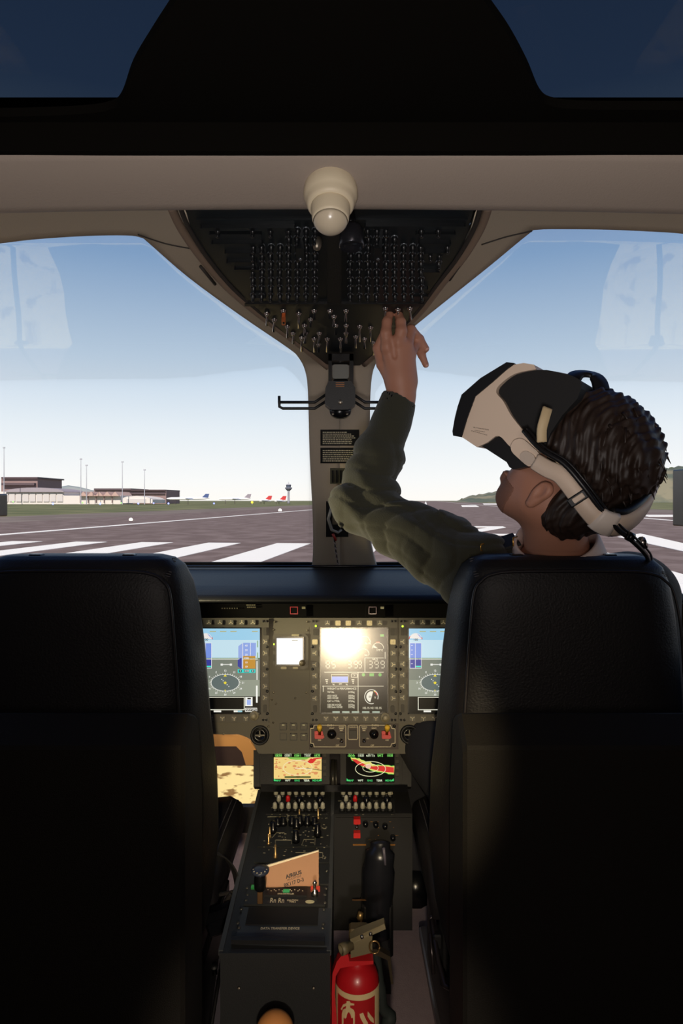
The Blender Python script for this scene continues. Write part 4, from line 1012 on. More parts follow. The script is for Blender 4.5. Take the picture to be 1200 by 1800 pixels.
S.mb.build('display_graphics', None, scr)
kp = [(x,1095.5,180) for x in (575.5,594,612,631,649,667)]+[(x,1262,0) for x in (573,590,607.5,625,642.5,660)]
for y in (1128.5,1148,1168,1187.5,1207,1227): kp += [(553.5,y,-90),(690,y,90)]
keys(t, IP, kp, lit=(1, 2, 4, 12, 13))
for q in ((550.5,1105,558,1117),(550.5,1240,557,1252),(685.5,1104,693,1117),(686,1240,693,1252)): b = MB(); IP.slab(b, rrect(*q,2), .006, .010); b.build('rocker_key', PANELD, t)
b = sm(MB()); b.lathe(IP.p(555,1100.5,.006), IP.n, [(.0028,0),(.0028,.002),(.001,.003)], 10); b.build('status_light', em('green', (190,235,60), 2), t)
b = sm(MB()); b.lathe(IP.p(707,1101,.006), IP.n, [(.0028,0),(.0028,.002),(.001,.003)], 10); b.build('status_light', em('green', (190,235,60), 2), t)
knob(t, IP, 676, 1260)
# standby instrument
t = thing('standby_instrument', 'small square standby instrument with a glowing white screen', 'screen', IP.p(511,1178))
b = MB(); IP.slab(b, [(482,1114),(536,1114),(542,1120),(542,1172),(534,1177),(490,1177),(480,1168),(480,1120)], 0, .008); b.build('bezel', BEZEL, t)
b = MB(); IP.slab(b, rrect(484.5,1119,534.5,1170.5,2), .008, .010); b.build('inner_frame', BLACKG, t)
b = MB(); IP.rect(b, 487,1122,532,1167.5,.010,.0105); scr = b.build('screen', em('standby_white', (246,250,252), 1.5), t)
b = MB(); IP.rect(b, 513,1124.5,524,1126,.0105,.0107); b.build('display_graphics', mat('faint', (150,150,150), .5), scr)
b = sm(MB()); b.lathe(IP.p(531.5,1165,.008), IP.n, [(.008,0),(.008,.010),(.006,.011),(.006,.018),(.003,.02)], 16); b.build('control_knob', mat('knob_brown', (92,84,66), .4), t)
for q in ((513,1115,526,1118.5),(494,1171.5,504,1176),(515,1172,524,1175.5)):
    b = MB(); IP.slab(b, rrect(*q,1), .008, .011); b.build('key', mat('key_tan', (150,142,110), .5), t)
b = MB(); IP.rect(b, 480.8,1131,483,1134,.008,.009); b.build('status_light', em('green', (190,235,60), 2), t)
b = MB(); [IP.rect(b, 480.3,y,483.3,y+6,.008,.009) for y in (1124,1138,1150,1156)]; b.build('side_key', PANELD, t)
# small push buttons
for i, (x, y) in enumerate(((498,1277),(516,1277),(534,1277),(516,1295),(534,1295),(498,1295))):
    lab = ('push button with pale mark, %s of the %s row under the standby instrument' % (('left','middle','right')[i%3], 'upper')) if i < 3 else ('push button with pale mark, %s of the lower row under the standby instrument' % ('middle','right')[i-3] if i < 5 else 'blank flush square button plate at the lower left of the push buttons')
    t = thing('push_button', lab, 'button', IP.p(x, y+6), 'push buttons under the standby instrument')
    hgt = .001 if i == 5 else .007
    b = MB(); IP.slab(b, rrect(x-6.3,y-6.3,x+6.3,y+6.3,.8,2), 0, hgt*.7); b.build('frame', BLACK, t)
    b = MB(); IP.slab(b, rrect(x-5.3,y-5.8,x+5.3,y+4.6,.8,2), hgt*.7, hgt*1.3); b.build('cap', PANEL, t)
    if i < 5: b = MB(); IP.rect(b, x-2.2, y-4, x+2.2, y-2.6, hgt*1.3, hgt*1.3+.0002); b.build('mark', em('mark_tan', (190,176,120), .7), t)
# air vents
for x, y, lab in ((457,1292,'round black air vent at the lower left of the instrument panel'),(719,1291,'round black air vent at the lower right of the instrument panel')):
    t = thing('air_vent', lab, 'vent', IP.p(x,y+15), 'round air vents')
    b = sm(MB()); b.lathe(IP.p(x,y), IP.n, [(.0235,0),(.0235,.007),(.021,.010),(.018,.009),(.0165,.003),(.0165,-.004)], 28); b.build('outer_ring', BLACK, t)
    b = sm(MB()); b.lathe(IP.p(x,y,-.002), IP.n, [(.0155,0),(.0155,.006),(.0125,.009),(.0110,.006)], 24); b.build('inner_ring', BLACKG, t)
    b = MB(); IP.rect(b, x-9, y-1.2, x+9, y+1.6, .001, .006); IP.rect(b, x-1, y-8, x+1, y, .001, .006); b.build('vane', mat('vane_grey', (100,94,78), .5), t)
# engine switch panel
t = thing('engine_switch_panel', 'brown engine start panel outlined in white with two yellow-tipped levers', 'control panel', IP.p(621,1316))
SPB = mat('switch_panel_brown', (52,40,32), .55)
b = MB(); IP.rect(b, 543,1272,700,1317,0,.003); b.build('plate', SPB, t)
b = MB()
def outline(pts, w=1.2):
    for a, c in zip(pts, pts[1:]+pts[:1]): IP.line(b, a, c, w, .003, .0034)
outline([(552,1274.5),(606,1274.5),(607.5,1276),(607.5,1311),(606,1312.5),(552,1312.5),(551,1307),(546,1306),(546,1280),(551,1280)])
outline([(633,1274.5),(686,1274.5),(688,1280),(694,1281),(694,1306),(688,1307),(686,1312.5),(633,1312.5),(631.5,1311),(631.5,1276)])
outline([(613,1274.5),(627,1274.5),(628.5,1276),(628.5,1298),(627,1299.5),(613,1299.5),(611.5,1298),(611.5,1276)])
b.build('outline', PRINT, t)
b = MB()
for s_, x, y, h in (('ENG 1',581,1275,3.2),('ENG 2',659,1275,3.2),('VENT',583,1280,2.6),('VENT',657,1280,2.6),('OFF',561.5,1301,2.6),('OFF',680,1301,2.6),('TRAINING',620,1278,2.4),('ON',594,1298,2.4),('OFF',593,1310,2.6),('OFF',654,1310,2.6),('ON',646,1298,2.4)):
    d = (IP.p(x,y)-EYE).y/1200; b.text(s_, h*d*1.38, IP.M(x,y,.0032), .0001, 'CENTER', .00008)
for x in (600, 640):
    for i in range(3): IP.rect(b, x-5+i, 1277+i*3, x+5-i*1.5, 1278.4+i*3, .003, .0033)
b.build('lettering', PRINT, t)
for x in (561, 678):
    b = MB(); IP.slab(b, [(x-8,1284),(x+6,1284),(x+9,1296),(x-8,1296)], .003, .014); IP.slab(b, [(x-7,1290),(x+7,1291),(x+7,1297),(x-7,1297)], .014, .02); b.build('switch_guard', REDP, t, 'red switch guard')
    p = IP.p(x+1,1290,.012); q = IP.p(x+1,1276,.030); d = (q-p)
    b = sm(MB()); b.lathe(p, d, [(.0036,0),(.0036,d.length*.55),(.0062,d.length*.6),(.0066,d.length),(.0058,d.length+.004),(.001,d.length+.005)], 14); b.build('lever', YEL, t, 'yellow lever')
for x in (583, 657):
    b = sm(MB()); b.lathe(IP.p(x,1290,.003), IP.n, [(.0115,0),(.0115,.005),(.008,.009),(.008,.016),(.003,.020)], 18); b.build('rotary_knob', BLACKG, t)
for x in (600, 639.5):
    b = MB(); IP.rect(b, x-4.5,1287,x+4.5,1297,.003,.008); b.build('switch_cover', PANELD, t)
    b = sm(MB()); b.lathe(IP.p(x,1302,.003), IP.n, [(.005,0),(.005,.004),(.0025,.006),(.003,.016),(.001,.018)], 10); b.build('toggle_switch', CHROME, t)
b = MB(); IP.slab(b, rrect(614,1283,626,1296,1), .003, .009); b.build('training_button', PANELD, t)
b = sm(MB())
for x, y in ((547.5,1276),(547.5,1310),(692.5,1276),(692.5,1310)): b.lathe(IP.p(x,y,.003), IP.n, [(.004,0),(.004,.002),(.001,.003)], 10)
b.build('screw', BLACK, t)

# ---------------------------------------------------------------- centre console
cn = Vector((0,-.0709,.9975)); CP = Fr((AX,1.17,.430), (0,-.0709,.9975), (0,1,.07))
def cpz(Y): return .430+(Y-1.17)*.0709
t = thing('centre_console', 'long black centre console with knobs and radio panels between the seats', 'console', (-.11, 1.17, 0))
CX0, CX1 = -.208, -.0195
b = MB(); b.use(CONS)
for xa, xb, y0, y1, zb in ((CX0, CX1, 1.172, 1.73, .0),):
    b.hexa([(xa,y0,zb),(xb,y0,zb),(xb,y1,zb),(xa,y1,zb),(xa,y0,cpz(y0)),(xb,y0,cpz(y0)),(xb,y1,cpz(y1)),(xa,y1,cpz(y1))])
b.build('left_housing', CONS, t)
b = MB(); xa, xb, y0, y1 = CX1+.001, .168, 1.62, 1.74
b.box((.07,1.69,.09),(.1,.06,.18))
b.hexa([(xa,y0,.18),(xb,y0,.18),(xb,y1,.18),(xa,y1,.18),(xa,y0,cpz(y0)-.004),(xb,y0,cpz(y0)-.004),(xb,y1,cpz(y1)-.004),(xa,y1,cpz(y1)-.004)])
b.build('right_housing', mat('console_dark', (26,26,27), .55), t)
b = MB()
for x in (CX0, CX1-.004): b.hexa([(x-.003,1.165,cpz(1.165)+dz) if False else (x+dx, y, cpz(y)+dz) for dz in (-.006,.003) for (dx, y) in ((-.002,1.165),(.006,1.165),(.006,1.72),(-.002,1.72))])
b.build('edge_rail', mat('rail_dark', (64,66,66), .45), t)
b = MB(); b.hexa([(x, y, cpz(1.17)+dz) for dz in (-.008,.001) for (x, y) in ((CX0,1.160),(CX1,1.160),(CX1,1.172),(CX0,1.172))]); b.build('front_lip', CONS, t)
b = MB(); b.box(((CX0+CX1)/2,1.1712,.30), (.175,.002,.002)); b.build('front_seam', BLACK, t)
b = sm(MB()); [b.lathe(P(x,1737,1.17), (0,-1,0), [(.003,0),(.002,.002)], 10) for x in (420,551)]; b.build('front_screw', STEEL, t)
# data transfer device panel
CPt = lambda x, y, o=0: CP.p(x, y, o)
b = MB(); CP.slab(b, [(414,1664),(577,1668),(583,1594),(437,1592)] if False else [(427,1597),(582,1599),(578,1665),(412,1660)], 0, .003); b.build('device_panel', mat('device_black', (46,50,54), .45, bump=.1, bscale=300), t)
b = MB(); CP.slab(b, [(437,1599),(560,1600),(558,1630),(431,1629)], .003, .0045); b.build('device_slot', mat('slot_black', (8,8,8), .8), t)
b = MB(); CP.slab(b, [(407,1656),(571,1657),(570,1665),(406,1663)], .003, .011); b.build('device_handle', BLACK, t)
def ctext(b, st, x, y, hpx, off, sx=1.0, sy=1.0):
    d = (CP.p(x,y)-EYE).y/1200; b.text(st, hpx*d*1.38, CP.M(x,y,off) @ Matrix.Diagonal((sx, sy, 1, 1)), .0001, 'CENTER', .0001)
b = MB(); ctext(b, 'DATA TRANSFER DEVICE', 492, 1635, 3.4, .0032, 1.3, 1.7); b.build('lettering', PRINT, t)
b = sm(MB())
for x, y in ((424,1601),(418,1626),(420,1634),(413,1652),(569,1602),(568,1628),(567,1635),(566,1653),(571,1576),(573,1565),(574,1534),(432,1586),(434,1564),(435,1576),(571,1590)):
    b.lathe(CP.p(x,y,.003), CP.n, [(.0030,0),(.0030,.0015),(.001,.0025)], 8)
tag(b.build('panel_screws', mat('screw_dark', (100,98,90), .3, metal=.7), t), kind='stuff')
# panel with green button
b = MB(); CP.slab(b, [(436,1560),(573,1562),(571,1594),(428,1593)], 0, .004); b.build('trim_panel', CONS, t)
b = MB(); CP.slab(b, [(468,1567),(540,1567),(539,1581),(465,1580)], .004, .008); b.build('controller_box', BLACK, t)
b = MB(); CP.slab(b, [(498,1571),(509,1571),(508.5,1576),(497,1576)], .008, .0095); b.build('green_button', em('green_key', (50,150,80), .8), t)
b = MB(); CP.slab(b, [(442,1562),(449,1562),(449,1567),(441,1567)], .004, .008); b.build('green_button', em('green_dim', (30,110,40), .7), t)
b = MB(); ctext(b, 'CPDS CONTROLLER', 502, 1578.5, 2.4, .0083, .95, 1.4); ctext(b, 'Rn Rn', 487, 1587, 7.5, .0045, 1, 1.7); ctext(b, 'CAUTION', 514, 1586.5, 2.6, .0045, 1.2, 1.4); ctext(b, 'TYPE 2', 514, 1589.5, 2.2, .0045, 1.2, 1.4)
for i in range(14): CP.rect(b, 470+i*4.6+(i%3), 1570.4+(i%2)*2, 471.8+i*4.6+(i%3), 1571.6+(i%2)*2, .008, .0083)
b.build('lettering', PRINT, t)
b = MB(); CP.disc(b, 544.5, 1589, 8, 2.8, .004, .0048, 20); b.build('badge', mat('badge_cream', (190,185,150), .5), t)
for x in (550, 558):
    b = MB(); CP.slab(b, [(x-4,1566),(x+4,1566),(x+4,1571),(x-4,1571)], .004, .010); b.build('red_button', em('red_key', (200,60,40), .8), t)
b = sm(MB()); p = CP.p(553,1577,.004); b.lathe(p, (0,-.1,1), [(.007,0),(.007,.008),(.003,.010),(.003,.022),(.0045,.025),(.001,.03)], 12); b.build('toggle_switch', CHROME, t)
# radio / autopilot panels on the left half
b = MB()
for y0, y1 in ((1437,1490),(1493,1518),(1521,1556)): CP.slab(b, [(462-(y0-1437)*.19,y0),(582-(y0-1437)*.03,y0),(581-(y1-1437)*.03,y1),(462-(y1-1437)*.19,y1)], 0, .003)
b.build('radio_panel', mat('radio_plate', (34,36,36), .5), t)
b = MB()
r = random.Random(5)
def ln(a, c, w=.8): CP.line(b, a, c, w, .003, .0034)
for pl in ([(470,1438),(500,1438)],[(505,1436),(540,1436),(540,1447)],[(478,1475),(486,1466),(500,1466)],[(484,1488),(484,1479),(512,1479),(512,1486)],[(530,1488),(534,1478),(552,1478)],[(553,1488),(554,1474),(568,1474)],[(519,1470),(530,1470)],[(548,1462),(560,1462),(560,1470)],[(519,1501),(567,1501),(567,1512)],[(505,1447),(505,1436)]):
    for a, c in zip(pl, pl[1:]): ln(a, c)
for i in range(95):
    y = r.uniform(1436,1512); x = r.uniform(470-(y-1436)*.18, 574); w_ = r.uniform(1,4); CP.rect(b, x, y, x+w_, y+.9, .003, .0034)
b.build('lettering', mat('dim_letter', (150,145,120), .6), t)
tag(b and t.children[-1], kind='stuff') if t.children else None
for x, y, h, m_ in ((498,1452,.018,BLACKG),(513,1452,.020,BLACKG),(527,1452,.022,BLACKG),(540,1452,.02,BLACKG),(553,1452,.018,BLACKG),(480,1465,.024,BLACKG),(520,1482,.026,BLACKG),(558,1472,.028,BLACKG),(521,1459,.024,BLACKG),(488,1453,.018,BLACKG)):
    b = sm(MB()); b.lathe(CP.p(x,y,.003), CP.n, [(.0085,0),(.0085,h*.4),(.0065,h*.45),(.0060,h),(.002,h+.001)], 14); b.build('control_knob', m_, t)
for x, y in ((526,1442),(559,1441),(472,1486),(474,1474),(484,1510),(484,1506)):
    b = sm(MB()); b.lathe(CP.p(x,y,.003), CP.n, [(.004,0),(.004,.003),(.0018,.004),(.0024,.022),(.001,.024)], 8); b.build('toggle_switch', mat('brass', (190,160,110), .3, metal=.8), t)
# knob fields: left and right
TIP = mat('knob_tip', (172,170,152), .35, metal=.15); TIPD = mat('knob_skirt', (24,25,25), .4); REDK = mat('red_knob', (190,24,28), .4)
def small_knob(x, y, m_):
    k = thing('audio_knob', 'x', 'x', CP.p(x,y)) if False else None
    b = MB(); b.use(TIPD, True); b.lathe(CP.p(x,y,.002), CP.n, [(.0072,0),(.0068,.006),(.005,.007)], 10)
    b.use(m_, True); b.lathe(CP.p(x,y,.002), CP.n, [(.0046,.006),(.0058,.009),(.0050,.018),(.003,.021),(.001,.022)], 10)
    b.build('audio_knob', None, t, 'red audio knob' if m_ is REDK else None)
for base, sc_ in ((480, 1), (598, 1)):
    b = MB(); CP.slab(b, [(base-9,1393),(base+97,1393),(base+96,1432),(base-13,1432)], 0 if base < 500 else -.004, .002); b.build('audio_panel', mat('audio_plate', (30,31,31), .5), t)
    for i in range(8): small_knob(base+5+i*11.7, 1402.5, TIP if not (i == 6) else TIP)
    small_knob(base+10, 1414, TIP); small_knob(base+26, 1414.5, REDK)
    for i in range(8): small_knob(base+3+i*12, 1427, TIP)
    for x in (base+46, base+82):
        b = sm(MB()); b.lathe(CP.p(x,1415,.002), CP.n, [(.010,0),(.009,.008),(.007,.018),(.002,.02)], 14); b.build('volume_knob', BLACKG, t)
    b = MB(); CP.rect(b, base-8,1391.8,base+20,1392.8,.002,.0024); [CP.rect(b, base-6+r.random()*98, 1408+r.random()*14, base-6+r.random()*98, 1409, .002, .0022) for i in range(0)]
    for i in range(26): x = base-5+r.random()*96; y = r.choice((1409,1421,1419,1433)); CP.rect(b, x, y, x+3, y+.8, .002, .0024)
    tag(b.build('print', mat('dim_letter', (150,145,120), .6), t), kind='stuff')
b = MB()
for i in range(4): CP.line(b, [(672,1390),(688,1390),(690,1397),(670,1397)][i], [(688,1390),(690,1397),(670,1397),(672,1390)][i], 1, .002, .0024)
b.build('bracket_outline', PRINT, t)
# right front face details
RF = Fr((.08,1.62,.3), (0,-1,0))
b = MB(); RF.rect(b, 590,1436,722,1484,0,.003); b.build('switch_plate', mat('console_dark', (26,26,27), .55), t)
for y in (1439, 1463):
    b = MB(); RF.slab(b, rrect(621,y-5,633,y+4,1), .003, .018); b.build('switch_guard', REDP, t, 'red switch guard')
b = sm(MB()); b.lathe(RF.p(627,1449,.003), RF.n, [(.004,0),(.003,.003),(.0035,.014)], 8); b.build('toggle_switch', CHROME, t)
b = MB(); RF.rect(b, 620,1482.4,643,1484,.003,.006); RF.rect(b, 672,1482.6,694,1484,.003,.006)
for i in range(16):
    x = 640+r.random()*60; y = r.choice((1443,1448,1453,1467,1474)); RF.rect(b, x, y, x+r.uniform(1,4), y+.8, .003, .0034)
tag(b.build('print', mat('amber_print', (150,100,40), .5), t), kind='stuff')
b = sm(MB())
for x, y in ((660,1447),(642,1446),(676,1450),(690,1470)): b.lathe(RF.p(x,y,.003), RF.n, [(.007,0),(.006,.01),(.002,.012)], 12)
b.build('control_knob', BLACKG, t)
# dark lever column right of the console
t = thing('collective_lever', 'black contoured lever standing in the dark recess right of the console', 'lever', (.075,1.50,0))
b = sm(MB()); b.tube(spline([P(663,1640,1.52), P(663,1580,1.52), P(665,1530,1.50), P(668,1498,1.50), P(668,1478,1.51)], 4), [.034]*5+[.036]*4+[.032]*4+[.022]*3+[.01], 14)
b.build('grip', mat('lever_black', (24,25,30), .28), t)
b = MB(); b.box(P(662,1625,1.53), (.07,.06,.12), bev=.006); b.build('base', BLACK, t)
b = sm(MB()); b.tube([P(674,1490,1.47), P(677,1520,1.47)], .0032, 8); b.build('cable', mat('cable_grey', (84,80,92), .25), t)
b = MB(); b.box(P(643,1582,1.495), (.06,.004,.0012)); b.build('base_seam', mat('brown_seam', (96,66,36), .5), t)
b = sm(MB()); b.tube([P(634,1604,1.46), P(632,1613,1.46), P(635,1622,1.46)], [.006,.007,.005], 8); b.build('tag', mat('brass', (190,160,110), .3, metal=.8), t, 'brass cable tag')
# console displays (tablets)
TF = Fr((AX,1.70,.4945), (0,-.824,.566), (0,.45,.655))
for k, (x0, x1, lab) in enumerate(((456,579,'left tilted display showing a tan terrain map at the head of the console'),(598,706,'right tilted display showing a red and green weather map on black'))):
    t = thing('map_display', lab, 'screen', TF.p((x0+x1)/2, 1380), 'tilted map displays')
    a0, a1, b0, b1 = (480, 566, 1322.5, 1375) if k == 0 else (608, 693, 1322.5, 1376)
    b = MB()
    for q in ((x0,1318,x1,b0),(x0,b1,x1,1384),(x0,b0,a0,b1),(a1,b0,x1,b1)): TF.rect(b, *q, -.012, .004)
    b.build('bezel', BLACK, t)
    b = MB(); TF.rect(b, a0-1, b0-1, a1+1, b1+1, -.01, -.001); scr = b.build('screen', em('screen_black', DK, .25), t)
    S = Scr(TF, -.001)
    if k == 0:
        S.u((240,208,128), 1.0).rect(a0+1,1331,a1-1,1369,1); S.u((225,150,96), .95)
        r2 = random.Random(2)
        for i in range(46):
            x, y = a0+3+r2.random()*80, 1334+r2.random()*32; S.disc(x, y, r2.uniform(1,4.5), r2.uniform(.7,2.2), 2, 8)
        S.u((130,190,80)).poly([(505,1331),(545,1331),(538,1335),(520,1335.5),(509,1334)],2.5); S.u((215,50,44)).poly([(540,1339),(546,1333),(556,1335),(550,1341),(543,1342)],3); S.poly([(550,1333),(566,1331.5),(566,1333),(551,1335)],3)
        S.u((245,228,190)).arc(523,1349.5,26,13.5,0,360,.9,4,36); S.line((518,1350),(548,1352),1.4,4).line((530,1346),(540,1355),.9,4)
        S.u((110,110,60)).line((538,1350),(565,1354),1.2,3)
        S.u((20,60,24)).rect(500,1364.6,546,1367,3)
    else:
        S.u((60,170,60))
        up = jag(615,650,1330,1340,9,1.6)+jag(655,692,1345,1347,8,1.0); lo_ = jag(692,650,1361,1353,9,1.0)+jag(646,618,1350,1336,8,1.8)
        S.poly([(x, y-1.2) for x, y in up]+[(x, y+1.2) for x, y in lo_], 2); S.u((225,215,110)).poly([(x+1, y-.2) for x, y in up]+[(x, y+.2) for x, y in lo_], 2.4)
        S.u((214,56,50)).poly([(617,1334),(626,1335),(640,1343),(654,1347),(670,1346),(692,1349),(692,1358),(676,1357),(658,1353),(640,1348),(628,1343)], 3)
        S.u((235,190,170)).disc(647,1347,5,4,3.4,12); S.u((240,236,190)).arc(651,1351.5,27,13.5,0,360,1,4,36).arc(651,1350,14,7.5,0,360,.8,4,30)
    S.u((140,235,110)); hx = a0+3
    for i in range(5):
        for j in range(2):
            x = hx+i*17; S.u([(140,235,110),(225,235,200)][(i)%2 if k == 0 else (i==1 or i==2)]); S.text(r.choice(('128.500','COM 1','GPS 2','118.05','NAV 115','135.75')), x+6, 1325+j*3.6, 2.9, 2)
    S.u((70,200,110))
    for i in range(5): S.u([(70,200,110),(230,240,210)][i%2]); S.text(('MAP','WPT','RNG','TERR','MENU')[i], a0+9+i*16.5, 1372, 3.2, 2)
    S.poly([(a0+1,1373),(a0+1,1368),(a0+7,1373)],2).poly([(a1-1,1373),(a1-1,1368),(a1-7,1373)],2)
    S.mb.build('display_graphics', None, scr)
    b = MB()
    for i in range(4): TF.rect(b, a1+2, 1326+i*11, a1+7, 1332+i*11, .004, .007)
    b.build('side_key', PANELD, t)
t = thing('display_ledge', 'black ledge bar running under both tilted map displays', 'shelf', CP.p(590,1388))
b = MB(); b.hexa([P(x, y, Y) for (y, Y) in ((1391,1.69),(1379,1.69)) for x, Y in ((458,1.68),(716,1.68),(716,1.72),(458,1.72))] if False else [P(458,1392,1.67),P(716,1392,1.67),P(716,1392,1.72)+Vector((0,0,0)),P(458,1392,1.72),P(458,1380,1.67),P(716,1380,1.67),P(716,1377,1.72),P(458,1377,1.72)])
b.build('bar', BLACKG, t)
b = sm(MB()); b.tube([TF.p(585,1336,.0), TF.p(585,1385,.012)], .006, 10); b.tube([TF.p(590,1336,.0), TF.p(591,1385,.012)], .003, 10); b.build('hinge_post', mat('hinge_dark', (60,58,52), .3, metal=.5), t)
for xa, xb in ((446,457),(706,722)): b = MB(); b.hexa([TF.p(xa,1384,-.02),TF.p(xb,1384,-.02),TF.p(xb,1384,.008),TF.p(xa,1384,.008),TF.p(xa,1320,-.02),TF.p(xb,1320,-.02),TF.p(xb,1320,.008),TF.p(xa,1320,.008)]); b.build('side_cheek', BLACK, t)

# ---------------------------------------------------------------- checklist, lever knob, extinguisher
BKF = Fr((-.1,1.335,.443), (.10,-.95,.26), (0,.26,.95))
t = thing('checklist_booklet', 'tan checklist booklet standing on the console, printed BK117 D-3', 'booklet', BKF.p(510,1572))
b = MB(); BKF.slab(b, [(459,1528),(560,1497),(560,1556),(552,1570),(467,1570)], 0, .0012); b.build('cover', mat('kraft_cover', (172,128,96), .7, var=.05, vscale=60), t)
b = MB(); BKF.slab(b, [(457,1524.5),(560,1494.5),(560,1556),(552,1570),(467,1570)], -.006, -.0002); b.build('pages', mat('page_white', (236,222,190), .7), t)
b = MB()
def btext(st, x, y, hpx, bold=.0001, off=.0018, sx=1.0):
    d = (BKF.p(x,y)-EYE).y/1200; b.text(st, hpx*d*1.38, BKF.M(x,y,off,math.radians(15)) @ Matrix.Diagonal((sx,1,1,1)), .0001, 'CENTER', bold)
btext('AIRBUS', 516, 1537, 6.0, .0004, sx=1.05); btext('HELICOPTERS', 516.5, 1543, 2.9, .00002, sx=1.02); btext('BK117 D-3', 516.5, 1551, 6.0, .0003, sx=.95); btext('CHECKLIST', 521, 1567, 4.6, .0002)
b.build('lettering', mat('ink', (48,34,30), .6), t)
t = thing('trim_lever', 'upright lever with a black mushroom knob left of the checklist booklet', 'lever', CP.p(457,1590))
pb = CP.p(457,1590,.003)
b = MB(); b.box(pb+Vector((0,0,.013)), (.010,.008,.026), bev=.001); b.build('stem', mat('stem_brown', (96,70,44), .4, metal=.4), t)
b = sm(MB()); b.lathe(pb+Vector((0,0,.024)), (0,-.02,1), [(.0075,0),(.011,.004),(.0115,.018),(.0105,.030),(.010,.034)], 20); b.build('grip', BLACKG, t)
b = sm(MB()); b.lathe(pb+Vector((0,0,.056)), (0,-.05,1), [(.010,0),(.0165,.003),(.0175,.006),(.016,.0085),(.008,.0105),(.001,.011)], 24); k_ = b.build('knob_cap', mat('cap_blue', (44,50,66), .3), t)
b = sm(MB()); [b.lathe(pb+Vector((.0125*math.cos(a), -.003+.0125*math.sin(a), .0645)), (0,-.05,1), [(.0014,0),(.001,.001)], 6) for a in [i*math.pi/5 for i in range(10)]]; tag(b.build('rim_dots', PRINT, k_), kind='stuff')
t = thing('knob_post', 'round tan ball knob at the bottom edge in front of the console', 'knob', (P(483,1813,1.12).x, 1.12, 0))
q = P(483,1814,1.12); b = sm(MB()); R_ = .0315; b.lathe(q-Vector((0,0,R_)), (0,0,1), [(R_*math.sin(math.pi*i/16), R_*(1-math.cos(math.pi*i/16))) for i in range(17)], 32); b.build('ball', mat('ball_tan', (224,150,84), .5), t)
b = sm(MB()); b.tube([(q.x,1.12,0),(q.x,1.12,q.z-R_*.8)], .008, 10); b.build('post', BLACK, t)
# fire extinguisher
ex, ey, er = .030, 1.30, .0415
t = thing('fire_extinguisher', 'red fire extinguisher with cream pictogram label beside the rear end of the centre console', 'fire extinguisher', (ex, ey, 0))
RED = mat('extinguisher_red', (190,26,34), .35, coat=.3, bump=.05)
b = sm(MB()); zs = 1.2-(1712-880)*1.30/1200
b.lathe((ex,ey,.004), (0,0,1), [(er*.8,0),(er,.008),(er,zs-.022),(er*.97,zs-.006),(er*.86,zs+.007),(er*.62,zs+.018),(er*.38,zs+.024),(er*.36,zs+.032)], 40); b.build('cylinder', RED, t)
def wrap(b, poly, r, o0=.0003, o1=.0008):  # poly in (px,py) on the cylinder's near side
    out = []
    for px, py in poly:
        s = max(-1, min(1, ((px-628)/39.5))); a = math.asin(s); z = 1.2-(py-880)*(ey-er*math.cos(a)*.95)/1200
        out.append((a, z))
    f = lambda a, z, o: (ex+(r+o)*math.sin(a), ey-(r+o)*math.cos(a), z)
    n = len(out); return b.add([f(a, z, o0) for a, z in out]+[f(a, z, o1) for a, z in out], [tuple(range(n)), tuple(range(2*n-1, n-1, -1))]+[(i, (i+1)%n, n+(i+1)%n, n+i) for i in range(n)])
LBW = mat('label_cream', (226,200,150), .5); LBR = mat('label_red', (178,30,34), .45)
b = MB(); N = 20
def ringband(z0, z1, a0, a1, o):
    vs = []; 
    for i in range(N+1):
        a = a0+(a1-a0)*i/N
        for z in (z0, z1): vs.append((ex+(er+o)*math.sin(a), ey-(er+o)*math.cos(a), z))
    b.add(vs, [(2*i, 2*i+2, 2*i+3, 2*i+1) for i in range(N)])
zl = 1.2-(1748-880)*1.26/1200
b.smooth = True; ringband(.02, zl, -1.5, 1.5, .0004); b.build('label', LBW, t, fix=False)
b = MB(); b.smooth = True; ringband(.03, zl-.0105, -1.06, .86, .0008); b.build('label_field', LBR, t, fix=False)
b = MB()
wrap(b, [(599,1772),(603,1764),(609,1761),(609,1758),(614,1757.5),(616,1761),(622,1762),(622,1765),(615,1765),(615,1769),(621,1773),(623,1778),(623,1800),(623,1840),(601,1840),(601,1780),(603,1773),(608,1770),(608,1766),(603,1769),(601,1774)], er, .0010, .0014)
wrap(b, [(637,1778),(642,1790),(645,1795),(646,1800),(650,1806),(655,1808),(650,1815),(640,1810),(638,1798),(632,1786),(631,1780)], er, .0010, .0014)
wrap(b, [(645,1775),(650,1782),(655,1788),(656,1797),(650,1793),(645,1785)], er, .0010, .0014)
b.build('pictogram', LBW, t)
b = MB(); wrap(b, [(604,1787),(620,1787),(620,1830),(604,1830)], er, .0015, .0017); b.build('pictogram_inset', LBR, t)
VM = mat('valve_brown', (84,72,50), .45, metal=.3)
b = sm(MB()); b.lathe((ex+.002,ey,zs+.026), (0,0,1), [(.014,0),(.014,.012),(.018,.014),(.018,.03),(.016,.045)], 16); b.smooth = False
for i in range(3): b.box((ex-.006+i*.006, ey-.018, zs+.05), (.0016,.003,.04))
b.box((ex+.003,ey,zs+.078), (.038,.026,.028), bev=.003); b.build('valve', VM, t)
HM = mat('handle_olive', (112,102,76), .5)
q0, q1 = P(616,1648,1.28), P(676,1622,1.27)
b = MB(); dv = (q1-q0); up = Vector((-.3,0,1)).normalized(); w_ = Vector((0,.026,0))
pts = [q0-w_/2, q0+w_/2]
b.hexa([q0-w_/2-up*.004, q1-w_/2-up*.004, q1+w_/2-up*.004, q0+w_/2-up*.004, q0-w_/2+up*.005, q1-w_/2*.7+up*.004, q1+w_/2*.7+up*.004, q0+w_/2+up*.005])
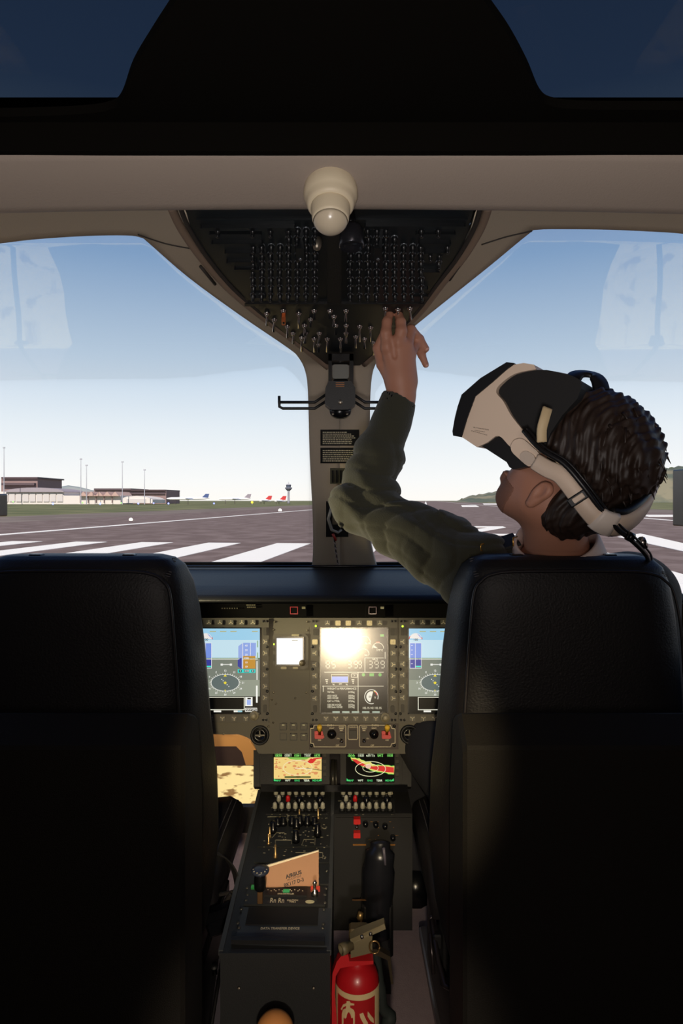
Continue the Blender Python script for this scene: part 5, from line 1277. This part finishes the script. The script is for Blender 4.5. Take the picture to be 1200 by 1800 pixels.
b.hexa([q0-w_/2-Vector((0,0,.03)), q0+Vector((.04,-.013,-.02)), q0+Vector((.04,.013,-.02)), q0+w_/2-Vector((0,0,.03)), q0-w_/2, q0+Vector((.04,-.013,.015)), q0+Vector((.04,.013,.015)), q0+w_/2])
b.build('carry_handle', HM, t)
b = MB(); a = P(655,1690,1.30); c_ = P(684,1680,1.30); e = P(690,1740,1.30)
b.prism([P(648,1664,1.29), P(660,1668,1.29), P(686,1682,1.29), P(691,1730,1.29), P(687,1730,1.29), P(681,1688,1.29), P(648,1674,1.29)], (0,.016,0)); b.build('squeeze_lever', mat('lever_brown', (60,50,34), .5, metal=.3), t)
b = sm(MB()); q = P(603,1668,1.26); b.lathe(P(618,1661,1.27), q-P(618,1661,1.27), [(.0085,0),(.0085,.012),(.0105,.013),(.0105,.024),(.0075,.024),(.007,.016),(0,.016)], 16); b.build('nozzle', HM, t)
b = sm(MB()); pts = [P(658+9*math.cos(a), 1665+11*math.sin(a), 1.26) for a in [2*math.pi*i/24 for i in range(25)]]; b.tube(pts, .0014, 8); b.build('pull_ring', mat('ring_brass', (214,176,116), .25, metal=.9), t, 'brass pull ring')
b = sm(MB())
for x, y in ((636,1646),(651,1641)): b.lathe(P(x,y,1.262), (0,-1,0), [(.0035,0),(.003,.004)], 10)
b.build('rivet', CHROME, t)
b = MB(); y_ = ey-.03
b.prism([P(584,1712,1.262), P(592,1690,1.262), P(600,1680,1.262), P(612,1678,1.262), P(614,1690,1.262), P(656,1689,1.262), P(656,1695,1.262), P(614,1699,1.262), P(598,1702,1.262), P(590,1716,1.262), P(588,1745,1.262), P(592,1800,1.262), P(592,1860,1.262), P(583,1860,1.262), P(583,1745,1.262)], (0,.02,0)); b.build('wall_bracket', mat('bracket_red', (205,40,44), .35, coat=.3), t)
b = sm(MB()); b.tube(spline([P(660,1670,1.33), P(664,1700,1.335), P(668,1735,1.34), P(672,1770,1.345), P(684,1785,1.35), P(680,1810,1.35), P(672,1900,1.35)], 4), [.009]*8+[.011]*8+[.014]*9, 12); b.build('hose', mat('hose_black', (44,50,48), .5), t)
# ---------------------------------------------------------------- the pilot
SKIN = mat('skin', (178,124,100), .55, bump=.12, bscale=350, var=.06, vscale=30)
WOOL = mat('dark_sweater', (54,53,40), .95, bump=.6, bscale=420, sheen=.15)
TROUS = mat('dark_trousers', (30,31,38), .9, bump=.3)
SHIRT = mat('shirt_white', (226,200,186), .7)
HAIR = mat('hair_brown', (40,26,18), .55, var=.3, vscale=120)
hc = np.array([.403,1.24,1.234]); 
pf = np.array([-.624,.401,.669]); pf /= np.linalg.norm(pf); pl_ = np.array([-.541,-.841,0]); pl_ /= np.linalg.norm(pl_); pu = np.cross(pf, pl_); pu /= np.linalg.norm(pu); pl_ = np.cross(pu, pf)
def H(f, l, u): return Vector(hc+pf*f+pl_*l+pu*u)
def loc(X, Y, Z):
    x, y, z = X-hc[0], Y-hc[1], Z-hc[2]
    return x*pf[0]+y*pf[1]+z*pf[2], x*pl_[0]+y*pl_[1]+z*pl_[2], x*pu[0]+y*pu[1]+z*pu[2]
SHL = Vector((.285,1.36,1.05)); ELB = P(638,888,1.50); WRI = P(703,694,1.50); SHR = Vector((.625,1.37,1.05))
NB = (.425,1.335,1.05)
def body_head(X, Y, Z):
    F, L, U = loc(X, Y, Z)
    d = ell(F, L, U, (-.008,0,.045), (.098,.079,.102))
    d = smin(d, ell(F, L, U, (.036,0,-.025), (.052,.062,.084)), .03)
    d = smin(d, cap(F, L, U, (.01,.045,-.055), (.046,.012,-.084), .026, .02), .03)
    d = smin(d, cap(F, L, U, (.01,-.045,-.055), (.046,-.012,-.084), .026, .02), .03)
    d = smin(d, ell(F, L, U, (.054,0,-.088), (.02,.02,.016)), .02)      # chin
    d = smin(d, cap(F, L, U, (.092,0,.015), (.116,0,-.025), .008, .013), .012) # nose
    d = smin(d, ell(F, L, U, (.084,0,-.056), (.012,.024,.006)), .008); d = smin(d, ell(F, L, U, (.082,0,-.067), (.012,.021,.007)), .008) # lips
    for s in (-1, 1):
        d = smax(d, -ell(F, L, U, (.105,s*.032,.02), (.02,.018,.012)), .01); d = smin(d, ell(F, L, U, (.082,s*.032,.02), (.012,.013,.012)), .004) # eyes
        e = ell(F, L, U, (.000,s*.080,-.030), (.0135,.009,.025)); e = smin(e, ell(F, L, U, (-.005,s*.082,-.019), (.013,.009,.016)), .006)
        e = smax(e, -ell(F, L, U, (.001,s*.092,-.025), (.0095,.008,.018)), .003)
        e = smin(e, ell(F, L, U, (.001,s*.080,-.053), (.008,.006,.008)), .006)
        d = smin(d, e, .004)
    # neck
    a = H(-.02,0,-.05)
    d = smin(d, cap(X, Y, Z, tuple(a), NB, .056, .062), .03)
    d = smin(d, cap(X, Y, Z, (.34,1.37,1.03), (.55,1.37,1.03), .06, .06), .05)
    d = smin(d, cap(X, Y, Z, (.44,1.40,.98), (.45,1.42,.70), .12, .11), .06)
    d = smin(d, cap(X, Y, Z, tuple(SHL), tuple(ELB), .050, .038), .03)
    return smin(d, cap(X, Y, Z, tuple(ELB), tuple(WRI), .038, .026), .015)
def hp(px, py, Y): return tuple(P(px, py, Y))
def hand(X, Y, Z):
    C = lambda a, b, r1, r2: cap(X, Y, Z, hp(*a), hp(*b), r1, r2)
    d = C((706,712,1.50), (706,690,1.50), .028, .0265)
    d = smin(d, C((706,690,1.50), (704,668,1.495), .0265, .030), .02)
    # palm: metacarpals fanned
    for a, b_, r1, r2 in (((696,672,1.495),(680,612,1.475),.019,.0125),((702,670,1.492),(697,604,1.472),.021,.0130),((708,670,1.495),(712,608,1.478),.021,.0130),((716,668,1.50),(719,622,1.490),.018,.0125)):
        d = smin(d, C(a, b_, r1, r2), .018)
    f = []
    f.append([((680,612,1.475),(678,586,1.466),.0132,.0122),((678,586,1.466),(680,566,1.470),.0120,.0108),((680,566,1.470),(684,553,1.480),.0104,.0090)])
    f.append([((701,604,1.472),(705,582,1.464),.0135,.0124),((705,582,1.464),(704,566,1.468),.0120,.0108),((704,566,1.468),(701,554,1.480),.0104,.0090)])
    f.append([((716,606,1.480),(722,580,1.50),.0122,.0110),((722,580,1.50),(737,596,1.515),.0108,.0098),((737,596,1.515),(748,613,1.52),.0096,.0080)])
    f.append([((722,622,1.492),(731,606,1.515),.0112,.0100),((731,606,1.515),(741,624,1.53),.0096,.0086),((741,624,1.53),(748,641,1.53),.0086,.0070)])
    f.append([((690,668,1.50),(672,640,1.50),.0170,.0135),((672,640,1.50),(664,612,1.502),.0130,.0112),((664,612,1.502),(674,588,1.495),.0108,.0090)])
    for ch in f:
        g = None
        for s_ in ch:
            c_ = C(*s_); g = c_ if g is None else smin(g, c_, .004)
        d = smin(d, g, .007)
    for k in ((680,608,1.466),(697,600,1.463)): d = smin(d, ell(X, Y, Z, hp(*k), (.009,.008,.010)), .010)
    # groove between the knuckles
    g = cap(X, Y, Z, hp(693,626,1.462), hp(690,600,1.452), .0035, .005); d = smax(d, -g, .008)
    return d
pil = thing('person', 'person in dark sweater and white VR headset, left arm raised to overhead switches', 'person', (.44, 1.5, .40))
netobj('body', [(body_head, tuple(hc+np.array([-.17,-.14,-.13])), tuple(hc+np.array([.16,.16,.19])), .0028), (body_head, (-.03,1.18,.66), (.66,1.60,1.125), .006), (lambda X,Y,Z: cap(X,Y,Z,tuple(ELB),tuple(WRI),.036,.024), (-.03,1.42,1.12), (.18,1.6,1.5), .005), (hand, (.05,1.42,1.36), (.22,1.58,1.62), .0016)], SKIN, pil)
# nails
b = sm(MB())
for a, m_ in ((P(750,643,1.523),0),(P(750,614,1.514),0)): b.lathe(a, (.35,-.5,-.6), [(.0045,0),(.0042,.0012),(.002,.0018)], 10)
b.build('fingernail', mat('nail_pink', (222,170,150), .35), pil)
def folds(X, Y, Z, a, b, amp, n, c0, wd, seed):
    a = np.array(a); b = np.array(b); d = b-a; L = np.linalg.norm(d); u = d/L
    t = (X-a[0])*u[0]+(Y-a[1])*u[1]+(Z-a[2])*u[2]
    v = np.array([u[2], 0, -u[0]]); v /= np.linalg.norm(v); sd = (X-a[0])*v[0]+(Z-a[2])*v[2]
    ph = t/L*n*2*np.pi+1.6*np.sin(sd*38+seed)+.8*np.sin(Y*50+seed)
    ph2 = t/L*n*1.9*2*np.pi+2.6*np.sin(sd*30+seed*2)+1.7*np.sin(Y*42+seed)
    g = np.exp(-((t/L-c0)/wd)**2)
    return g*(amp*.62*np.sin(ph)+amp*.85*(1-np.abs(np.sin(ph2/2)))**3)
def sweater(X, Y, Z):
    el_ = np.array(ELB); sl = np.array(SHL); wr = np.array(WRI)
    cuff = wr+(el_-wr)*.06
    fore = cap(X, Y, Z, tuple(el_), tuple(cuff), .060, .040)
    mid = el_+(cuff-el_)*.45; fore = smin(fore, cap(X, Y, Z, tuple(el_), tuple(mid+np.array([-.004,0,0])), .058, .057), .02)
    upper = cap(X, Y, Z, tuple(el_), tuple(sl), .060, .084)
    d = smin(fore, upper, .025)
    d = smin(d, ell(X, Y, Z, tuple(el_+np.array([-.012,0,.0])), (.058,.055,.06)), .02)
    dd = d.copy()
    d = d+folds(X, Y, Z, el_, wr, .0095, 3.6, .10, .40, 1.)+folds(X, Y, Z, el_, sl, .0085, 3.2, .95, .35, 2.)+folds(X, Y, Z, el_, sl, .006, 2.6, .25, .28, .5)
    # cut the cuff open
    dv = (wr-el_)/np.linalg.norm(wr-el_); tt = (X-wr[0])*dv[0]+(Y-wr[1])*dv[1]+(Z-wr[2])*dv[2]
    d = smax(d, tt+.004+.006*np.sin((X-wr[0])*60), .004)
    inner = cap(X, Y, Z, tuple(wr-dv*.03), tuple(wr+dv*.05), .034, .036); d = smax(d, -inner, .004)
    # torso
    t = cap(X, Y, Z, (.34,1.375,1.015), (.565,1.375,1.015), .075, .075)
    t = smin(t, cap(X, Y, Z, (.60,1.38,1.005), (.64,1.42,.80), .078, .06), .05)
    t = smin(t, cap(X, Y, Z, (.33,1.42,.90), (.31,1.46,.55), .095, .10), .06); t = smin(t, cap(X, Y, Z, (.55,1.42,.90), (.53,1.46,.55), .10, .10), .06)
    t = smin(t, cap(X, Y, Z, (.64,1.42,.80), (.62,1.62,.66), .06, .045), .03)
    d = smin(d, t, .05)
    nk = cap(X, Y, Z, (.435,1.35,.98), (.425,1.31,1.15), .066, .070); return smax(d, -nk, .006)
sw = netobj('sweater', [(sweater, (-.06,1.24,.44), (.76,1.74,1.46), .0045)], WOOL, pil)
def trousers(X, Y, Z):
    d = cap(X, Y, Z, (.34,1.48,.50), (.53,1.48,.50), .115, .115)
    for s, kx in ((.34,.20),(.53,.62)):
        kn = (kx,1.80,.60); g = cap(X, Y, Z, (s,1.48,.50), kn, .10, .075); g = smin(g, cap(X, Y, Z, kn, (kx+.02,2.02,.16), .073, .055), .03)
        d = smin(d, g, .04)
    return d+.003*np.sin(X*60+Y*35)*np.sin(Z*45)
netobj('trousers', [(trousers, (.08,1.34,.12), (.74,2.12,.70), .008)], TROUS, pil)
for kx in (.22, .64):
    b = sm(MB()); b.tube([(kx,1.99,.055),(kx,2.05,.052),(kx,2.15,.045),(kx,2.24,.035)], [.045,.048,.042,.026], 12); b.build('shoe', BLACKG, pil)
# shirt collar: a folded band round the neck axis
b = MB(); b.smooth = True; vs = []; n = 40
ca = Vector(NB); cb = H(-.02,0,-.05); cx_ = (cb-ca).normalized(); c1 = cx_.cross(Vector((0,-1,0))).normalized(); c2 = cx_.cross(c1)
for i in range(n):
    a = 2*math.pi*i/n
    for r_, s_ in ((.096,.030),(.083,.078),(.076,.096),(.072,.098),(.072,.030)):
        vs.append(ca+cx_*s_+(c1*math.cos(a)+c2*math.sin(a))*r_)
b.add(vs, [(i*5+j, i*5+(j+1)%5, ((i+1)%n)*5+(j+1)%5, ((i+1)%n)*5+j) for i in range(n) for j in range(5)]); b.build('shirt_collar', SHIRT, pil)
# epaulette with gold trims
b = MB(); e0, e1 = P(846,975,1.33), P(908,948,1.33); 
b.band([e0, e0+(e1-e0)*.5+Vector((0,0,.004)), e1], [Vector((-.3,-.5,1))]*3, .05, .004); ep = b.build('epaulette', mat('epaulette_black', (22,22,22), .7), pil)
b = sm(MB()); GOLD = mat('gold', (228,176,84), .25, metal=.9)
for cx, cy, w_, h in ((849,962,4.5,7),(905,952,3.5,9)):
    b.tube([P(cx+w_,cy-h,1.312), P(cx-w_,cy-h*.7,1.305), P(cx-w_,cy+h*.8,1.303), P(cx+w_*.4,cy+h,1.305)], .0016, 8)
b.build('gold_trim', GOLD, ep)
# hair
def hair(X, Y, Z):
    F, L, U = loc(X, Y, Z)
    q_ = F*.55+U*.83
    n1 = np.sin((F*.83-U*.55)*170+2.2*np.sin(q_*34+L*20))*np.sin(L*120+2*np.sin(q_*28)+1.); n2 = np.sin(F*260+U*60+2*np.sin(L*90))*np.sin(L*240+U*50)
    n3 = np.sin((F*.8-U*.25)*520+5*np.sin(U*38)+3*np.sin(L*60))
    d = ell(F, L, U, (.003,0,.080), (.104,.090,.104))
    d = smin(d, ell(F, L, U, (-.052,0,.008), (.055,.070,.076)), .04); d = smin(d, ell(F, L, U, (-.042,0,-.032), (.046,.070,.058)), .03)
    d = smin(d, ell(F, L, U, (-.062,.0,.090), (.058,.078,.060)), .04)
    d = d+.0032*n1+.0010*n2+.0016*n3+.002*np.sin(q_*45+L*30)
    face = ell(F, L, U, (.10,0,-.03), (.070,.12,.100)); d = smax(d, -face, .008)
    for s in (-1, 1): d = smax(d, -ell(F, L, U, (.012,s*.10,-.045), (.034,.05,.046)), .006)
    neckcut = U+.094+.02*np.sin(L*120)*.3; d = smax(d, -neckcut, .012)
    return d
hr = netobj('hair', [(hair, tuple(hc-.2), tuple(hc+.2), .0026)], HAIR, pil)
b = sm(MB()); r = random.Random(11)
for i in range(150):
    a = r.uniform(0, math.pi*2); th = r.uniform(-.5, 1.2)
    f, l, u = -.005-.105*math.cos(th)*abs(math.cos(a))*1.0, .087*math.cos(th)*math.sin(a), .080+.100*math.sin(th)
    p = H(f, l, u); q = H(f*1.02-.016-.012*r.random(), l*1.08+r.uniform(-.01,.01), u-.018+r.uniform(-.012,.012))
    m_ = (p+q)/2+Vector((r.uniform(-.003,.003), 0, r.uniform(.002,.008)))
    b.tube([p, m_, q], [.0035, .0026, .0004], 5)
for i in range(0):
    s_ = r.uniform(-1, 1); p = H(-.055+r.uniform(-.03,.03), .055*s_+.02, -.068); q = p+Vector((r.uniform(-.012,.004), 0, -r.uniform(.012,.03))); b.tube([p, (p+q)/2+Vector((.003,0,0)), q], [.003,.002,.0004], 5)
tag(b.build('hair_locks', HAIR, hr), kind='stuff')
# sideburn and beard shadow as short dark cover on the jaw
def beard(X, Y, Z):
    d = body_head(X, Y, Z)-.0012; F, L, U = loc(X, Y, Z)
    m_ = smax(-(F-.040), U+.055, .01); m_ = smax(m_, -(U+.125), .01); return smax(d, m_, .003)
netobj('beard', [(beard, tuple(hc+np.array([-.16,-.12,-.08])), tuple(hc+np.array([.02,.13,.1])), .0035)], mat('beard_brown', (140,96,78), .8, bump=.5, bscale=600), pil)
# ---------------------------------------------------------------- VR headset
VW = mat('headset_white', (226,202,180), .5); VB = mat('headset_black', (16,15,18), .45); VG = mat('headset_grey', (200,182,166), .45)
t = thing('vr_headset', 'white and black virtual reality headset strapped around the pilot head', 'headset', H(0,0,-.08))
SF = Fr(H(.08,.094,0), Vector(pl_), Vector((0,0,1)))
DW = -.185
b = MB(); SF.slab(b, sp2([(903,641),(868,668),(836,697),(822,735),(811,768)], 4)+[(838,786),(856,778)]+sp2([(870,767),(880,768),(897,786),(918,800),(932,806)], 3)+[(950,790)]+sp2([(940,775),(918,755),(898,730),(884,705),(872,690),(878,676),(905,657),(942,649)], 4)+[(938,641),(920,638)], DW+.004, 0); b.build('shell', VW, t)
b = MB(); SF.slab(b, [(891,637),(904,638.5),(866,672),(836,697),(822,735),(812,768),(797,766),(796,758),(800,735),(805,715),(812,694),(845,665)], DW, .003); b.build('front_visor', VB, t)
b = MB(); SF.slab(b, sp2([(940,649),(905,657),(880,676),(874,690),(886,705),(899,730),(918,755),(940,775),(955,785)], 3)+[(965,760),(985,730)]+sp2([(1012,700),(1020,672),(1000,658),(975,652),(958,649)], 3), DW+.012, -.008); b.build('light_shield', mat('shield_black', (20,18,18), .8), t)
b = MB(); SF.slab(b, [(845,784),(866,769),(878,767),(896,786),(912,800),(930,815),(935,818),(900,825),(893,821),(888,812)], DW+.02, -.006); b.build('nose_guard', VB, t)
# hinge arm
b = sm(MB()); A_ = SF.p(912,783,.001); B_ = SF.p(934,802,.001); 
for_ = []
def stad(x0, y0, x1, y1, r_, n=8):
    a = math.atan2(y1-y0, x1-x0); return [(x1+r_*math.cos(a-math.pi/2+math.pi*i/n), y1+r_*math.sin(a-math.pi/2+math.pi*i/n)) for i in range(n+1)]+[(x0+r_*math.cos(a+math.pi/2+math.pi*i/n), y0+r_*math.sin(a+math.pi/2+math.pi*i/n)) for i in range(n+1)]
b = MB(); SF.slab(b, stad(916,787,936,805,15.5), -.002, .010); arm = b.build('hinge_arm', VW, t)
b = MB(); SF.slab(b, stad(928,804,934,808,10.5,10), .010, .014); b.build('hinge_cap', VG, arm)
b = MB()
d = (SF.p(840,755)-EYE).y/1200
for st, x, y, h in (('VR-3 TWIN MOTION', 845, 753.5, 2.3), ('INTERACTIVE DISPLAY', 843, 758, 1.4)):
    M_ = SF.M(x, y, .0003, math.radians(-12)); b.text(st, h*d*1.38, M_, .0001)
for i in range(9): SF.rect(b, 828+i*3.2, 757+i*.9, 830.4+i*3.2, 757.8+i*.9, .0002, .0005)
b.build('lettering', mat('print_brown', (92,74,62), .6), t)
# halo strap ring
ring = [P(942,812,1.160), P(962,824,1.142), P(985,835,1.125), P(1008,862,1.115), P(1032,893,1.11), P(1058,916,1.11), P(1090,922,1.12), P(1122,903,1.15), P(1144,872,1.20), P(1146,845,1.25), H(-.06,-.1,.08), H(.0,-.104,.03), H(.06,-.102,-.008)]
rs = spline(ring, 5); cen = H(-.02,0,.02)
nr = [(q-cen) for q in rs]
wd = [.030+.012*math.exp(-((i/len(rs)-.5)/.16)**2) for i in range(len(rs))]
b = MB(); b.smooth = True; b.band(rs, nr, wd, .0065); b.build('strap', VW, t)
b = MB(); b.smooth = True; k0, k1 = 26, 47
b.band([q-(q-cen).normalized()*.007 for q in rs[k0:k1]], nr[k0:k1], [x*1.35 for x in wd[k0:k1]], .008); b.build('rear_pad', VB, t)
b = MB(); b.smooth = True; k0, k1 = 23, 29
b.band([q+(q-cen).normalized()*.001 for q in rs[k0:k1]], nr[k0:k1], [x*1.12 for x in wd[k0:k1]], .0075); b.build('strap_sleeve', mat('sleeve_white', (240,226,214), .4), t)
b = MB(); k = 17; tv = (rs[k+1]-rs[k-1]).normalized(); nv = (rs[k]-cen).normalized(); bv = tv.cross(nv).normalized(); nv = bv.cross(tv)
R_ = Matrix((tv, bv, nv)).transposed(); b.box(rs[k]+nv*.005, (.016,.037,.007), R_, .002); bk = b.build('strap_buckle', VB, t)
b = MB(); b.box(rs[k]+nv*.0095, (.009,.020,.003), R_, .001); b.build('buckle_window', VW, bk)
# top strap handle and inner band
q = [P(1000,690,1.20), P(1006,668,1.21), P(1018,659,1.22), P(1040,661,1.22), P(1052,672,1.21), P(1057,688,1.20)]
b = MB(); b.smooth = True; b.band(spline(q, 4), [Vector((0,-.4,1))]*21, .030, .006); b.build('top_strap', VB, t)
b = MB(); b.smooth = True; qq = spline([P(962,718,1.128), P(957,735,1.122), P(952,755,1.122), P(952,777,1.125)], 4); b.band(qq, [Vector((0,-1,.1))]*13, .017, .003); b.build('side_tab', mat('tab_tan', (204,180,140), .6), t, 'tan side tab')
b = MB(); bx = P(981,811,1.115); b.box(bx, (.007,.004,.007), Matrix.Rotation(.5,3,'Y'), .001); b.build('clip', mat('tab_tan', (204,180,140), .6), t)
cab = spline([P(920,757,1.150), P(950,790,1.125), P(990,815,1.105), P(1025,855,1.095), P(1055,895,1.10), P(1085,930,1.11), P(1110,950,1.12), P(1135,975,1.17), P(1140,990,1.26)], 5)
b = sm(MB()); b.tube(cab, .0042, 8); b.build('cable', mat('cable_black', (20,18,20), .4), t)
b = sm(MB()); b.tube([p+Vector((.006,0,.004)) for p in cab], .0022, 6); b.build('thin_cable', mat('cable_black', (20,18,20), .4), t)
b = sm(MB()); b.tube([P(1102,941,1.105), P(1112,946,1.105)], [.008,.008], 10); b.build('cable_clamp', BLACKG, t)
b = sm(MB()); b.tube([P(1126,950,1.14), P(1133,960,1.15)], [.008,.006], 10); b.build('dial', CHROME, t, 'chrome cable dial')
